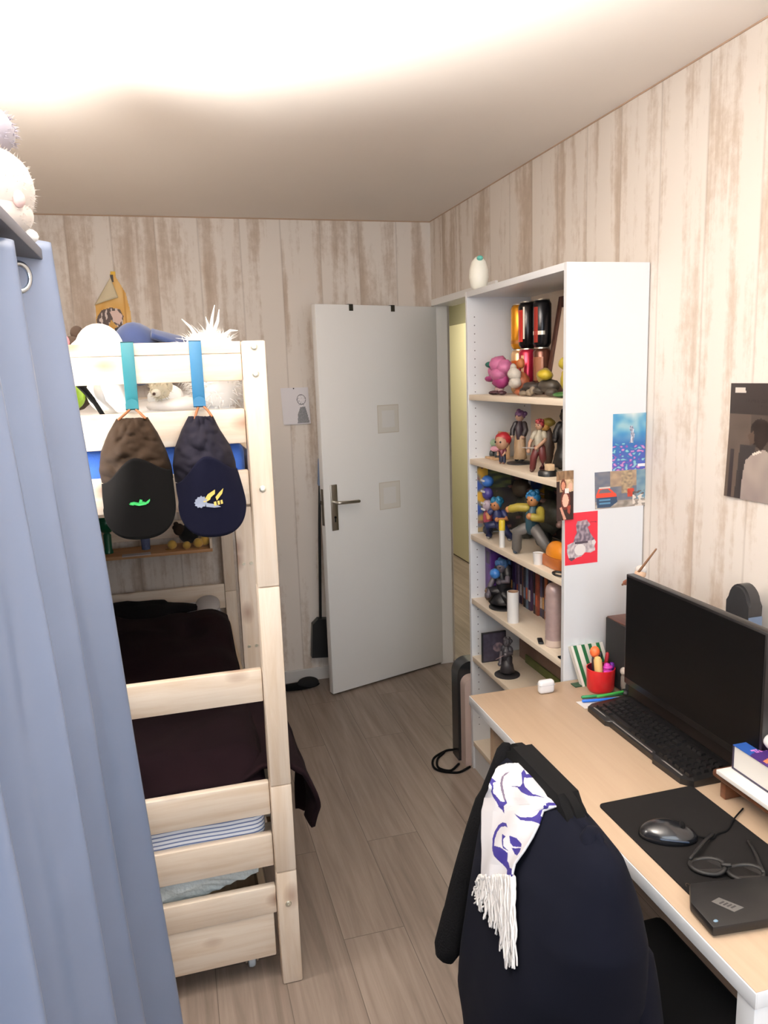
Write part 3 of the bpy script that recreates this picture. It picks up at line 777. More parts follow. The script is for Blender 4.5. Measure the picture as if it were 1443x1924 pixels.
# ------------------------------------------------------------------ wardrobe, curtain and the toys on top
wd = thing('wardrobe', 'dark grey wardrobe frame behind the grey blue curtain', 'wardrobe', (-.52, .95, 0))
DG = mat('dark_grey_board', (92, 92, 100), .6)
bm = B(); box(bm, -.855, -.2, .25, 1.59, 1.915, 1.935, .002); obj('top_panel', bm, DG, wd)
bm = B(); box(bm, -.855, -.30, 1.57, 1.59, 0, 1.915, .002); obj('side_panel', bm, DG, wd)
bm = B(); box(bm, -.855, -.30, .25, .27, 0, 1.915, .002); obj('side_panel', bm, DG, wd)
bm = B(); box(bm, -.855, -.845, .27, 1.57, 0, 1.915); obj('back_panel', bm, DG, wd)
bm = B(); tube(bm, [(-.245, .28, 1.868), (-.245, 1.565, 1.868)], .0095, 12); obj('curtain_rod', bm, mat('curtain_rod_steel', (120, 122, 130), .35, metal=.8), wd)
# curtain: folded sheet hung along the wardrobe front; s runs along the cloth from near to far end
CUR = mat('grey_blue_satin', (112, 124, 148), .3, var=.08, vscale=8, spec=.75)
PER = .30
def fold_path(s):
    """plan position at the rod for arc parameter s in 0..1 (near to far)"""
    return .32 + 1.27 * s
def curtain(u, v):
    """u 0..1 near -> far, v 0 top -> 1 hem"""
    leaf = max(0.0, min(1.0, (u - .88) / .06))
    z0 = 1.902 + .047 * leaf * leaf * (3 - 2 * leaf)
    z = z0 - (z0 - .018) * v
    ph = 2 * PI * (1.59 - .32) / PER * (1 - u)
    amp = .045 + .055 * v
    y = .32 + 1.275 * u
    spread = v ** 1.1
    wave = math.cos(ph + .30 * noise.noise(Vector((u * 5, v * 2.2, 3))) * v * 4 * (1 - u))
    x = -.246 + .012 * leaf + amp * wave
    x += .045 * spread + (.020 * spread) * u ** 6
    x += .010 * noise.noise(Vector((u * 14, v * 3, 8))) * v + .0085 * math.sin(2 * PI * u * 15.3 + 2.2 * noise.noise(Vector((u * 5, v * 1.6, 5)))) * min(1, .25 + v * 2.5) + .004 * noise.noise(Vector((u * 46, v * 3, 2))) * min(1, v * 3)
    y += .014 * math.sin(ph) * (1 - .3 * v) - .06 * spread * u ** 4
    return (x, y, z)
cu = thing('curtain', 'grey blue eyelet curtain hanging in folds before the wardrobe', 'curtain', (-.2, .95, .018))
bm = B(); grid(bm, curtain, 360, 110); o = obj('cloth', bm, CUR, cu, smooth=3); solid(o, .0016, 0)
RING = mat('chrome_ring', (205, 214, 222), .18, metal=1.0)
for k in range(15):
    u = 1 - (k + .5) * PER / 2 / 1.27 - .004
    if u < .02: break
    a = Vector(curtain(u - .004, .036)); b_ = Vector(curtain(u + .004, .036)); c = Vector(curtain(u, .036))
    d = (b_ - a).normalized()
    n = Vector((d.y, -d.x, 0))
    bm = B(); R, r = .024, .0042
    rings = []
    for i in range(28):
        th = 2 * PI * i / 28; ce = c + (d * math.cos(th) + Vector((0, 0, 1)) * math.sin(th)) * R; ra = (d * math.cos(th) + Vector((0, 0, 1)) * math.sin(th))
        rings.append([bm.verts.new(ce + ra * r * 1.3 * math.cos(2 * PI * j / 8) + n * r * math.sin(2 * PI * j / 8)) for j in range(8)])
    for i in range(28):
        for j in range(8): bm.faces.new((rings[i][j], rings[i][(j + 1) % 8], rings[(i + 1) % 28][(j + 1) % 8], rings[(i + 1) % 28][j]))
    obj('eyelet', bm, RING, cu, smooth=3)

t = thing('soft_toy', 'white soft toy with a hairy edge on top of the wardrobe', 'soft toy', (-.29, 1.5, 1.936))
bm = B(); bl = [((-.265, 1.5, 2.022), (.074, .085, .066)), ((-.262, 1.50, 1.98), (.062, .075, .043))]
IVP = mat('ivory_plush', (206, 196, 188), .95, sheen=.2)
for c, r in bl: ball(bm, c, r, 22, jag=.05, jf=16)
obj('body', bm, IVP, t, smooth=2)
bm = B(); tufts(bm, bl, 700, .010, .0012, seed=5, jit=.5, only=lambda p: p.z > 1.95); obj('fur', bm, IVP, t, smooth=None)
bm = B(); ball(bm, (-.212, 1.452, 1.995), (.010, .016, .014), 10); obj('cheek', bm, mat('faint_pink_plush', (226, 196, 192), .95), t)
bm = B(); ball(bm, (-.212, 1.52, 1.948), (.016, .02, .012), 10); obj('paw', bm, WPL, t)
t = thing('soft_toy', 'grey lavender soft toy perched above the white one on the wardrobe', 'soft toy', (-.29, 1.5, 2.08))
LV = mat('lavender_grey_plush', (140, 134, 144), .95, sheen=.2)
bm = B(); bl = [((-.282, 1.52, 2.118), (.068, .08, .045))]
for c, r in bl: ball(bm, c, r, 20, jag=.08, jf=14)
obj('body', bm, LV, t, smooth=2)
bm = B(); ball(bm, (-.290, 1.5, 2.155), (.05, .05, .03), 16, jag=.06, jf=20); obj('head', bm, LV, t, smooth=2)
bm = B(); tufts(bm, bl, 420, .011, .0014, seed=6, jit=.6, only=lambda p: p.z > 2.09); obj('fur', bm, LV, t, smooth=None)

# ------------------------------------------------------------------ papers on the back wall
def poster(u, v):
    # plain generic drawing: yellow ground, pale folded corner, figure shapes
    if (u - .5) ** 2 / .25 + (v - .42) ** 2 / .2 > 1 and v < .42 and u > .5: return (196, 150, 66)
    if v < .055: return (222, 178, 50)
    if .42 < u < .60 and v < .14: return (52, 40, 34)
    if inpoly(u, v, [(.04, .62), (.08, .56), (.20, .48), (.45, .45), (.7, .47), (.78, .56), (.74, .66), (.62, .70), (.44, .60), (.34, .68), (.2, .75), (.08, .72)]):
        if inpoly(u, v, [(.42, .50), (.62, .48), (.76, .55), (.66, .66), (.52, .63)]): return (226, 196, 186)
        if rnd_noise(u, v, 14) > .25: return (214, 198, 190)
        return (70, 50, 44)
    if inpoly(u, v, [(.52, .70), (.70, .68), (.66, .9), (.6, 1.0), (.5, 1.0)]): return (46, 40, 44)
    if inpoly(u, v, [(.1, .8), (.35, .74), (.45, .85), (.3, .95), (.12, .92)]) and rnd_noise(u, v, 18, 3) > -.05: return (150, 96, 80)
    if .82 < u < .86: return (190, 138, 50)
    return mixc((226, 186, 116), (206, 152, 60), .5 + rnd_noise(u, v, 5, 2))
po = thing('drawn_poster', 'yellow drawn poster with a folded-over corner above the upper bunk', 'poster', (-.23, 4.078, 1.84))
bm = B()
shp = [(-.312, 1.84), (-.148, 1.84), (-.145, 2.03), (-.16, 2.12), (-.185, 2.17), (-.2, 2.20), (-.2, 2.225), (-.222, 2.225), (-.226, 2.19), (-.305, 2.07)]
cl = bm.loops.layers.float_color.new('Print')
nU, nV = 60, 100
for j in range(nV):
    for i in range(nU):
        u0, u1, v0, v1 = i / nU, (i + 1) / nU, j / nV, (j + 1) / nV
        cx = -.314 + .172 * (u0 + u1) / 2; cz = 2.227 - .387 * (v0 + v1) / 2
        if not inpoly(cx, cz, shp): continue
        q = [bm.verts.new((-.314 + .172 * a, 4.0785, 2.227 - .387 * b_)) for a, b_ in ((u0, v0), (u0, v1), (u1, v1), (u1, v0))]
        f = bm.faces.new(q); c = lin(poster((u0 + u1) / 2, (v0 + v1) / 2))
        for l in f.loops: l[cl] = c
bmesh.ops.remove_doubles(bm, verts=bm.verts[:], dist=1e-6)
o = obj('picture', bm, attr_mat('printed_paper_50'), po, smooth=None); solid(o, .0008, -1)
bm = B(); grid(bm, lambda u, v: (-.224 - (.085 * v) * (1 - u) + .028 * u * v, 4.072 - .012 * math.sin(u * PI) * v, 2.195 - .13 * v + .035 * u * v), 10, 10)
o = obj('folded_corner', bm, mat('poster_back_paper', (214, 200, 168), .7), po, smooth=3, label='pale back of the folded-over corner'); solid(o, .0006, 0)
def sketch(u, v):
    d = math.hypot((u - .72) / .16, (v - .33) / .14)
    if .88 < d < 1.03: return (120, 118, 124)
    if d < .88 and rnd_noise(u, v, 26, 5) > .38: return (170, 168, 172)
    if inpoly(u, v, [(.52, .98), (.56, .72), (.66, .54), (.84, .52), (.90, .72), (.96, .98)]): return mixc((110, 112, 116), (140, 138, 142), .5 + rnd_noise(u, v, 30, 2))
    if .62 < u < .80 and .42 < v < .5 and rnd_noise(u, v, 24, 1) > .1: return (130, 128, 134)
    return (226, 222, 226)
printed('pencil_drawing', (.571, 4.0745, 1.634), (1, 0, 0.002), (.03, 0, -1), .146, .192, 60, 80, sketch, 'white sheet with a grey pencil drawing beside the white door', 'drawing', bulge=lambda u, v: .004 * v * v)
bm = B(); ball(bm, (.64, 4.073, 1.630), (.0035, .004, .0035), 8); solo('push_pin', bm, mat('dark_pin', (50, 40, 36), .4), 'dark pin holding the pencil drawing at its top edge', 'pin')

# long-handled dustpan behind the door
t = thing('dustpan', 'black long-handled dustpan leaning behind the white door', 'dustpan', (.72, 4.0, .14))
bm = B(); prism(bm, [(.655, .15), (.78, .14), (.785, .36), (.70, .37), (.668, .34)], lambda u, v, h: (u, 4.02 + h, v), 0, .045); obj('pan', bm, BLACK, t)
bm = B(); tube(bm, [(.715, 4.035, .36), (.735, 4.03, .9), (.748, 4.03, 1.12)], .008, 10); obj('handle', bm, BLACK, t)
bm = B(); tube(bm, [(.748, 4.03, 1.12), (.754, 4.03, 1.25)], [.013, .011], 10); obj('grip', bm, mat('pale_blue_grip', (120, 140, 176), .5), t, label='pale blue grip')
# slipper
t = thing('slipper', 'black slipper lying on the floor by the back wall', 'shoe', (.57, 3.99, 0))
bm = B()
def sole(u, v):
    a = 2 * PI * u; r = v
    return (.565 + .115 * r * math.cos(a), 3.985 + .046 * r * math.sin(a) * (1 + .2 * math.cos(a)), .004)
vs = ball(bm, (.565, 3.985, .012), (.12, .047, .0115), 22); obj('sole', bm, BLACKM, t)
bm = B(); ball(bm, (.62, 3.985, .026), (.06, .044, .03), 18); obj('upper', bm, mat('black_felt', (20, 20, 22), .95), t)
for v in t.children: pass

# ------------------------------------------------------------------ bookcase
BX0, BX1, BY0, BY1, BZ = 1.142, 1.418, 2.082, 2.880, 1.992
bc = thing('bookcase', 'tall white open bookcase with six shelves against the right wall', 'bookcase', (1.28, 2.48, 0))
DOT = mat('peg_hole_dark', (120, 118, 120), .8)
def side(y0, y1, inner):
    bm = B(); box(bm, BX0, BX1, y0, y1, 0, BZ, .0012)
    yi = y0 if inner < 0 else y1
    for z in [.2 + .032 * k for k in range(54)]:
        for x in (1.172, 1.385):
            r = bmesh.ops.create_circle(bm, cap_ends=True, segments=8, radius=.0026, matrix=Matrix.Translation((x, yi + inner * .0004, z)) @ Matrix.Rotation(PI / 2, 4, 'X'))
            for v in r['verts']:
                for f in v.link_faces: f.material_index = 1
    return obj('side_panel', bm, [PANEL_WHITE, DOT], bc, smooth=None)
side(BY0, BY0 + .018, 1); side(BY1 - .018, BY1, -1)
bm = B(); box(bm, BX0 + .0, BX1, BY0 + .018, BY1 - .018, BZ - .022, BZ, .0012); obj('top_panel', bm, PANEL_WHITE, bc)
bm = B(); box(bm, 1.413, 1.418, BY0 + .018, BY1 - .018, .02, BZ - .022); obj('back_panel', bm, SHELFWOOD, bc)
SH = [1.598, 1.3435, 1.035, .7635, .512, .128]
for k, z in enumerate(SH):
    bm = B(); box(bm, BX0 + .002, 1.412, BY0 + .0185, BY1 - .0185, z - .021, z, .001); obj('shelf_board', bm, SHELFWOOD, bc)
bm = B(); box(bm, BX0 + .008, BX0 + .02, BY0 + .0185, BY1 - .0185, 0, .106); obj('plinth', bm, PANEL_WHITE, bc)
# ornament on top
t = thing('egg_ornament', 'white egg-shaped bird ornament with a teal beak on the bookcase top', 'ornament', (1.24, 3.0 - .16, BZ))
cy = 2.842; cx = 1.184
bm = B(); lathe(bm, [(0, .001), (.02, .0), (.032, .018), (.038, .05), (.036, .08), (.027, .108), (.014, .124), (0, .13)], (cx, cy, BZ)); bm.transform(Matrix.Identity(4)); obj('body', bm, mat('white_glaze', (240, 238, 226), .35), t, smooth=3)
bm = B(); ball(bm, (cx - .004, cy - .022, BZ + .118), (.012, .014, .010), 12); obj('beak', bm, mat('teal_glaze', (92, 176, 164), .4), t)

# ------------------------------------------------------------------ cards taped to the bookcase side
YC = BY0 - .0009
def sea(u, v):
    n = rnd_noise(u, v * 1.4, 5, 1)
    c = mixc((58, 130, 176), (146, 184, 194), .75 + .8 * n - abs(u - .5) * .8)
    c = mixc(c, (236, 232, 220), max(0, .8 - v * 5 - abs(u - .6) * 1.6))
    c = mixc(c, (44, 96, 156), (v - .32) / .2)
    if v > .52:
        c = mixc(c, (74, 78, 158), (v - .52) * 2 + n * .5)
        k = rnd_noise(u * .9, v * 2.4, 9, 7)
        if k > .38: c = mixc(c, (222, 150, 190), .8)
        elif k > .26: c = mixc(c, (176, 70, 150), .75)
        elif k < -.38: c = mixc(c, (150, 206, 204), .8)
        elif k < -.26: c = mixc(c, (60, 140, 140), .7)
    if abs(u - .58 - .02 * math.sin(v * 20)) < .055 + .02 * rnd_noise(0, v, 20) and .22 < v < .52: c = mixc((226, 222, 226), (90, 96, 120), .5 + rnd_noise(u, v, 22, 4))
    if .9 < v < .95 and u > .78: c = (236, 232, 236)
    return c
printed('postcard', (1.3025, YC, 1.546), (1, 0, 0), (.004, 0, -1), .1155, .175, 66, 100, sea, 'blue postcard with a white figure over pink water flowers, top of the bookcase side', 'postcard', 'postcards on the bookcase side')
def street(u, v):
    n = rnd_noise(u, v, 9, 2)
    c = mixc((88, 96, 112), (112, 110, 118), .5 + n)
    if u > .30 and v < .42 and u < .86: c = mixc((170, 146, 120), (140, 120, 104), .5 + n)
    if .52 < u < .74 and v < .62: c = mixc((176, 154, 122), (120, 106, 92), .5 + rnd_noise(u, v, 16))
    if u > .82: c = mixc((92, 124, 146), (120, 146, 158), .5 + n)
    if v > .80: c = mixc((176, 166, 156), (120, 112, 106), .5 + n)
    if .64 < u < .77 and .5 < v < .72: c = mixc((190, 70, 50), (150, 52, 40), .5 + n)
    if u > .74 and v > .58 and rnd_noise(u, v, 14, 9) > .0: c = (216, 206, 196) if v > .68 else (80, 70, 66)
    if inpoly(u, v, [(.02, .62), (.07, .46), (.28, .44), (.36, .56), (.42, .62), (.44, .84), (.3, .97), (.04, .97)]):
        c = (206, 70, 50)
        if v > .70: c = (40, 62, 88)
        if v > .70 and .08 < u < .3 and (.74 < v < .79 or .83 < v < .88): c = (86, 132, 164)
        if inpoly(u, v, [(.07, .58), (.1, .48), (.26, .47), (.32, .57)]): c = (96, 92, 100)
    if u < .5 and .41 < v < .46 and .08 < u < .3: c = (206, 196, 188)
    return c
printed('postcard', (1.2425, YC, 1.3705), (1, 0, 0), (.03, 0, -1), .178, .1155, 100, 66, street, 'postcard of a red car in a grey street, below the blue postcard', 'postcard', 'postcards on the bookcase side')
def redcard(u, v):
    x, y = u, v
    c = (206, 44, 62)
    n = rnd_noise(u, v, 14, 3)
    body = inpoly(x, y, [(.34, .24), (.38, .16), (.52, .16), (.66, .15), (.72, .2), (.78, .25), (.70, .30), (.78, .42), (.88, .52), (.95, .60), (.9, .68), (.92, .72), (.93, .76), (.78, .8), (.62, .78), (.5, .85), (.35, .87), (.2, .93), (.12, .88), (.06, .74), (.08, .6), (.26, .56), (.30, .46), (.36, .38)])
    if body:
        c = mixc((150, 136, 146), (92, 82, 96), .5 + n * 1.4)
        if y > .56: c = mixc((206, 196, 198), (150, 140, 146), .5 + n * 1.2)
        if math.hypot((x - .46) / .17, (y - .72) / .11) < 1: c = (222, 216, 214)
        if math.hypot((x - .89) / .07, (y - .60) / .05) < 1: c = (214, 206, 206)
        if y < .24: c = mixc((176, 160, 166), (130, 112, 122), .5 + n)
        if .56 < y < .60 and .3 < x < .7: c = (70, 58, 70)
        if y > .86 and x < .3: c = (80, 66, 76)
    if .76 < x < .98 and abs(y - .22 - .02 * math.sin(x * 6)) < .006: c = (110, 30, 46)
    return c
printed('postcard', (1.142, YC, 1.2495), (1, 0, .01), (.012, 0, -1), .113, .164, 80, 116, redcard, 'red postcard with a grey rider on a machine, lowest on the bookcase side', 'postcard', 'postcards on the bookcase side')
def selfie(u, v):
    n = rnd_noise(u, v, 8, 4)
    c = mixc((150, 120, 90), (206, 180, 146), .5 + n)
    if v < .18: c = mixc((104, 80, 58), (140, 110, 82), .5 + n)
    if v > .42 or (u < .2 and v > .2): c = (38, 18, 16)
    for fx, fy, fr, k in ((.42, .30, .12, 0), (.82, .33, .11, 1), (.55, .60, .19, 2)):
        if math.hypot((u - fx) / fr, (v - fy) / (fr * .72)) < 1: c = ((206, 140, 112), (222, 168, 146), (226, 178, 156))[k]
        elif math.hypot((u - fx) / (fr * 1.45), (v - fy + .01) / (fr * 1.05)) < 1: c = ((96, 46, 34), (190, 160, 130), (88, 34, 26))[k]
    if .52 < u < .74 and .36 < v < .46: c = (232, 222, 214)
    if inpoly(u, v, [(.2, .74), (.32, .72), (.62, .98), (.46, 1.0)]): c = (206, 150, 130)
    if inpoly(u, v, [(.66, .72), (.86, .7), (.8, .9), (.68, .84)]): c = (140, 58, 44)
    return c
printed('photo_print', (1.1062, YC - .003, 1.383), (1, 0, 0), (.004, 0, -1), .062, .152, 40, 90, selfie, 'small photo print of people stuck over the bookcase front edge', 'photo', bulge=lambda u, v: .012 * max(0, .5 - u) * 1.5)

# poster on the right wall
def wallposter(u, v):
    # u from its far (left in view) edge to the near edge
    n = rnd_noise(u, v, 7, 1)
    c = mixc((56, 48, 44), (70, 60, 55), .5 + n * .5)
    if v < .26: c = mixc((50, 43, 41), (42, 36, 34), v * 3)
    if v > .26: c = mixc(c, (100, 86, 75), .35 if u < .35 else 0)
    if v < .085 and .04 < v and .08 < u < .26: c = (206, 196, 186) if rnd_noise(u * 3, v, 12, 5) > -.25 else c
    if .14 < v < .165 and .25 < u < .8 and rnd_noise(u * 3, v, 14, 8) > -.1: c = (40, 34, 32)
    if .18 < v < .20 and .45 < u < .6 and rnd_noise(u * 3, v, 14, 2) > -.1: c = (40, 34, 32)
    if math.hypot((u - .50) / .155, (v - .40) / .105) < 1 or inpoly(u, v, [(.36, .42), (.40, .52), (.54, .56), (.64, .46)]): c = mixc((30, 23, 20), (42, 33, 29), .5 + n)
    if inpoly(u, v, [(.31, .44), (.40, .40), (.42, .50), (.36, .52)]): c = (70, 56, 48)
    if .05 < u < .11 and v > .57: c = (44, 38, 40)
    if inpoly(u, v, [(.20, .53), (.45, .52), (.42, .62), (.30, .70), (.26, 1.0), (.16, 1.0)]): c = (46, 42, 42)
    if inpoly(u, v, [(.30, .66), (.42, .59), (.58, .55), (.72, .60), (.84, .66), (.86, 1.0), (.26, 1.0), (.27, .80)]): c = mixc((150, 137, 129), (124, 112, 110), (v - .55) * 1.5 + n * .4)
    if inpoly(u, v, [(.38, .60), (.5, .565), (.54, .575), (.42, .61)]): c = (206, 196, 184)
    return c
printed('photo_poster', (XR - .0012, 1.714, 1.636), (0, -1, 0), (0, 0, -1), .225, .297, 80, 110, wallposter, 'dark photographic poster of a person in a white shirt on the right wall', 'poster', bulge=lambda u, v: .012 * max(0, v - .4) * (1 - u), rough=.35)
# ------------------------------------------------------------------ figurines and things in the bookcase
def M3(v): return (v[0], -v[1], v[2])
def figurine(name, label, loc, rz, h, skin, hair, top, legs, shoes=None, base=None, J=None, hs=1.0, sleeves=None, hairstyle='round', skirt=None, bulk=1.0, hand=None):
    bulk *= 1.18
    """small generic toy figure facing local -X; heights in units of its own height"""
    t = thing(name, label, 'figurine', loc, rz, 'toy figurines in the bookcase')
    j = dict(hip=(0, 0, .46), chest=(0, 0, .66), neck=(0, 0, .76), head=(-.01, 0, .86), ls=(0, .095, .72), le=(-.03, .15, .60), lh=(-.08, .13, .48),
             rs=(0, -.095, .72), re=(-.03, -.15, .60), rh=(-.08, -.13, .48), lk=(-.01, .06, .25), la=(0, .065, .05), rk=(-.01, -.06, .25), ra=(0, -.065, .05))
    if J: j.update(J)
    bz = 0.0
    if base:
        bz = .04 * h
        bm = B(); lathe(bm, [(0, 0), (base[0], 0), (base[0], .02 * h), (base[0] * .93, .035 * h), (0, .035 * h)], seg=28); obj('base', bm, mat('toy_base_%d' % base[1][0], base[1], .45), t, local=True)
    def S(k, d=(0, 0, 0)): return tuple((j[k][i] + d[i]) * h + (bz if i == 2 else 0) for i in range(3))
    hr = .085 * hs * h
    def m(c):
        c = tuple(int(x * .74) for x in c)
        return mat('toy_paint_%d_%d_%d' % tuple(c), c, .5, var=.12, vscale=120)
    bm = B(); ball(bm, S('head'), (hr * .95, hr * .88, hr), 14)
    ball(bm, S('head', (-.082 * hs, 0, -.01)), (hr * .14, hr * .12, hr * .14), 8)
    tube(bm, [S('neck', (0, 0, -.03)), S('head')], .03 * h, 8)
    for a in 'lr': tube(bm, [S(a + 's'), S(a + 'e'), S(a + 'h')], [.036 * h * bulk, .031 * h * bulk, .025 * h * bulk], 8); ball(bm, S(a + 'h'), .034 * h * bulk, 8)
    obj('body', bm, m(skin), t, local=True, smooth=2)
    bm = B()
    for s in (-1, 1): ball(bm, S('head', (-.074 * hs, .032 * s * hs, .012)), hr * .13, 6)
    obj('eyes', bm, BLACK, t, local=True)
    bm = B(); tube(bm, [S('hip', (0, 0, -.01)), S('chest'), S('neck', (0, 0, -.03))], [.075 * h * bulk, .10 * h * bulk, .055 * h * bulk], 12, flat=.72, up=(0, 1, 0.01))
    if sleeves is None: 
        for a in 'lr': tube(bm, [S(a + 's'), tuple((S(a + 's')[i] + S(a + 'e')[i]) / 2 for i in range(3))], [.044 * h * bulk, .042 * h * bulk], 8)
    obj('top', bm, m(top), t, local=True, smooth=2)
    if sleeves:
        bm = B()
        for a in 'lr': tube(bm, [S(a + 's'), S(a + 'e'), tuple((S(a + 'e')[i] * .3 + S(a + 'h')[i] * .7) for i in range(3))], [.046 * h * bulk, .044 * h * bulk, .042 * h * bulk], 8)
        obj('sleeves', bm, m(sleeves), t, local=True, smooth=2)
    bm = B()
    if skirt:
        lathe(bm, [(.06 * h, j['hip'][2] * h + bz + .05 * h), (skirt * h * .8, j['hip'][2] * h * .55 + bz), (skirt * h, .06 * h + bz), (skirt * h * .9, .05 * h + bz)], seg=20)
    for a in 'lr': tube(bm, [S('hip', (0, .045 if a == 'l' else -.045, 0)), S(a + 'k'), S(a + 'a', (0, 0, .03))], [.062 * h * bulk, .056 * h * bulk, .05 * h * bulk], 10)
    obj('trousers', bm, m(legs), t, local=True, smooth=2)
    bm = B()
    for a in 'lr': ball(bm, S(a + 'a', (-.02, 0, -.015)), (.055 * h, .034 * h, .034 * h), 10)
    obj('shoes', bm, m(shoes or (40, 36, 36)), t, local=True, smooth=2)
    bm = B()
    ball(bm, S('head', (.018 * hs, 0, .022 * hs)), (hr * 1.0, hr * 1.02, hr * .98), 14, jag=.12, jf=1.5 / max(hr, .001))
    if hairstyle == 'lumps':
        rr = random.Random(label)
        for k in range(9):
            a = rr.uniform(0, 2 * PI); e = rr.uniform(.1, 1.2)
            ball(bm, S('head', (.03 + .07 * hs * math.cos(a) * math.cos(e), .08 * hs * math.sin(a) * math.cos(e), .03 + .07 * hs * math.sin(e))), hr * rr.uniform(.35, .55), 8)
    if hairstyle == 'long':
        tube(bm, [S('head', (.06 * hs, 0, 0)), S('chest', (.08, 0, .02)), S('hip', (.09, 0, .05))], [hr * .8, hr * .75, hr * .35], 10)
    obj('hair', bm, m(hair), t, local=True, smooth=2)
    if hand:
        bm = B(); tube(bm, [S('rh'), tuple(S('rh')[i] + hand[1][i] * h for i in range(3))], [.012 * h, .008 * h], 6); obj('staff', bm, m(hand[0]), t, local=True)
    return t
def bricklump(name, label, loc, spec, cat='toy'):
    """toy made of several coloured lumps: spec = [(part, rgb, [(centre, radius), ...])]"""
    t = thing(name, label, cat, loc)
    for nm, rgb, bl in spec:
        bm = B()
        for c, r in bl: ball(bm, (loc[0] + c[0], loc[1] + c[1], loc[2] + c[2]), r, 12, jag=.24, jf=55)
        obj(nm, bm, mat('toy_paint_%d_%d_%d' % tuple(rgb), tuple(int(x * .82) for x in rgb), .55, var=.3, vscale=90), t, smooth=2)
    return t
Z1, Z2, Z3, Z4, Z5, Z6 = [z + .0003 for z in SH]
# top compartment
bricklump('toy_creature', 'bushy pink toy creature with a green patch, leftmost on the top shelf', (1.2, 2.69, Z1), [
    ('mane', (214, 120, 168), [((0, .01, .11), (.035, .05, .032)), ((.005, -.035, .10), (.03, .035, .03)), ((0, .045, .085), (.028, .03, .022)), ((-.01, -.01, .075), (.03, .05, .025))]),
    ('body', (176, 60, 128), [((0, -.01, .055), (.03, .045, .03)), ((-.01, .06, .06), (.02, .038, .012))]),
    ('patch', (20, 96, 84), [((-.026, .035, .112), (.014, .02, .012))]),
    ('foot', (66, 30, 40), [((-.01, .02, .008), (.022, .028, .008)), ((-.005, -.03, .008), (.02, .026, .008)), ((0, .092, .058), (.012, .014, .009))]),
    ('leg', (226, 190, 186), [((0, -.01, .026), (.013, .013, .018)), ((0, .018, .026), (.012, .012, .018))])])
bricklump('toy_creature', 'toy with a white muzzle and an orange brown back beside the pink creature', (1.215, 2.555, Z1), [
    ('body', (172, 92, 56), [((.01, 0, .045), (.028, .034, .036)), ((0, -.02, .012), (.024, .034, .012))]),
    ('muzzle', (232, 222, 210), [((-.02, -.004, .075), (.024, .03, .024)), ((-.022, -.014, .045), (.022, .027, .02)), ((-.014, .016, .098), (.012, .012, .016))]),
    ('crest', (206, 120, 62), [((.012, .012, .112), (.016, .02, .018))])])
def can(label, x, y, z, body, band=None, h=.166, r=.0325):
    t = thing('drink_can', label, 'can', (x, y, z), 0, 'drink cans stacked on the top shelf')
    bm = B(); lathe(bm, [(0, .004), (r * .7, .0), (r * .8, .003), (r, .014), (r, h * .45), (r, h - .016), (r * .82, h - .004)], (x, y, z), 28)
    obj('can_wall', bm, mat('can_ink_%d_%d_%d' % tuple(body), body, .22, metal=.55, var=.1, vscale=50), t, smooth=1.2)
    bm = B(); lathe(bm, [(r * .82, h - .004), (r * .8, h), (r * .72, h - .004), (0, h - .004)], (x, y, z), 28); box(bm, x - .012, x + .006, y - .005, y + .005, z + h - .0038, z + h - .002)
    obj('can_lid', bm, CHROME, t, smooth=1.2)
    if band:
        for (rgb, a0, a1, z0, z1) in band:
            bm = B(); n = 14
            V = [[bm.verts.new((x + (r + .0006) * math.cos(a0 + (a1 - a0) * i / n), y + (r + .0006) * math.sin(a0 + (a1 - a0) * i / n), z + zz * h)) for i in range(n + 1)] for zz in (z0, z1)]
            for i in range(n): bm.faces.new((V[0][i], V[0][i + 1], V[1][i + 1], V[1][i]))
            obj('label_print', bm, mat('can_ink_%d_%d_%d' % tuple(rgb), rgb, .25, metal=.3), t, smooth=2)
HC = .166
can('cream and orange drink can, bottom left of the stack on the top shelf', 1.3, 2.728, Z1, (226, 186, 140), [((206, 100, 40), PI * .9, PI * 1.5, .3, .75)])
can('raspberry red drink can, bottom middle of the stack on the top shelf', 1.285, 2.63, Z1, (176, 36, 62), [((232, 190, 150), PI * 1.1, PI * 1.22, .4, .85)])
can('brown patterned drink can, bottom right of the stack on the top shelf', 1.30, 2.545, Z1, (92, 56, 44), [((150, 100, 74), PI, PI * 1.4, .3, .8)])
can('golden drink can, top left of the stack on the top shelf', 1.3, 2.728, Z1 + HC + .0005, (222, 150, 34), [((150, 92, 24), PI * .8, PI * 1.6, .12, .2)])
can('black drink can with a red oval, top middle of the stack on the top shelf', 1.285, 2.63, Z1 + HC + .0005, (30, 26, 26), [((196, 52, 44), PI * .85, PI * 1.18, .14, .82), ((236, 226, 214), PI * 1.19, PI * 1.25, .2, .88)])
can('black drink can with a red stripe, top right of the stack on the top shelf', 1.30, 2.545, Z1 + HC + .0005, (30, 30, 34), [((150, 44, 36), PI * 1.02, PI * 1.2, .1, .84), ((226, 220, 206), PI * .95, PI * 1.45, .26, .34)])
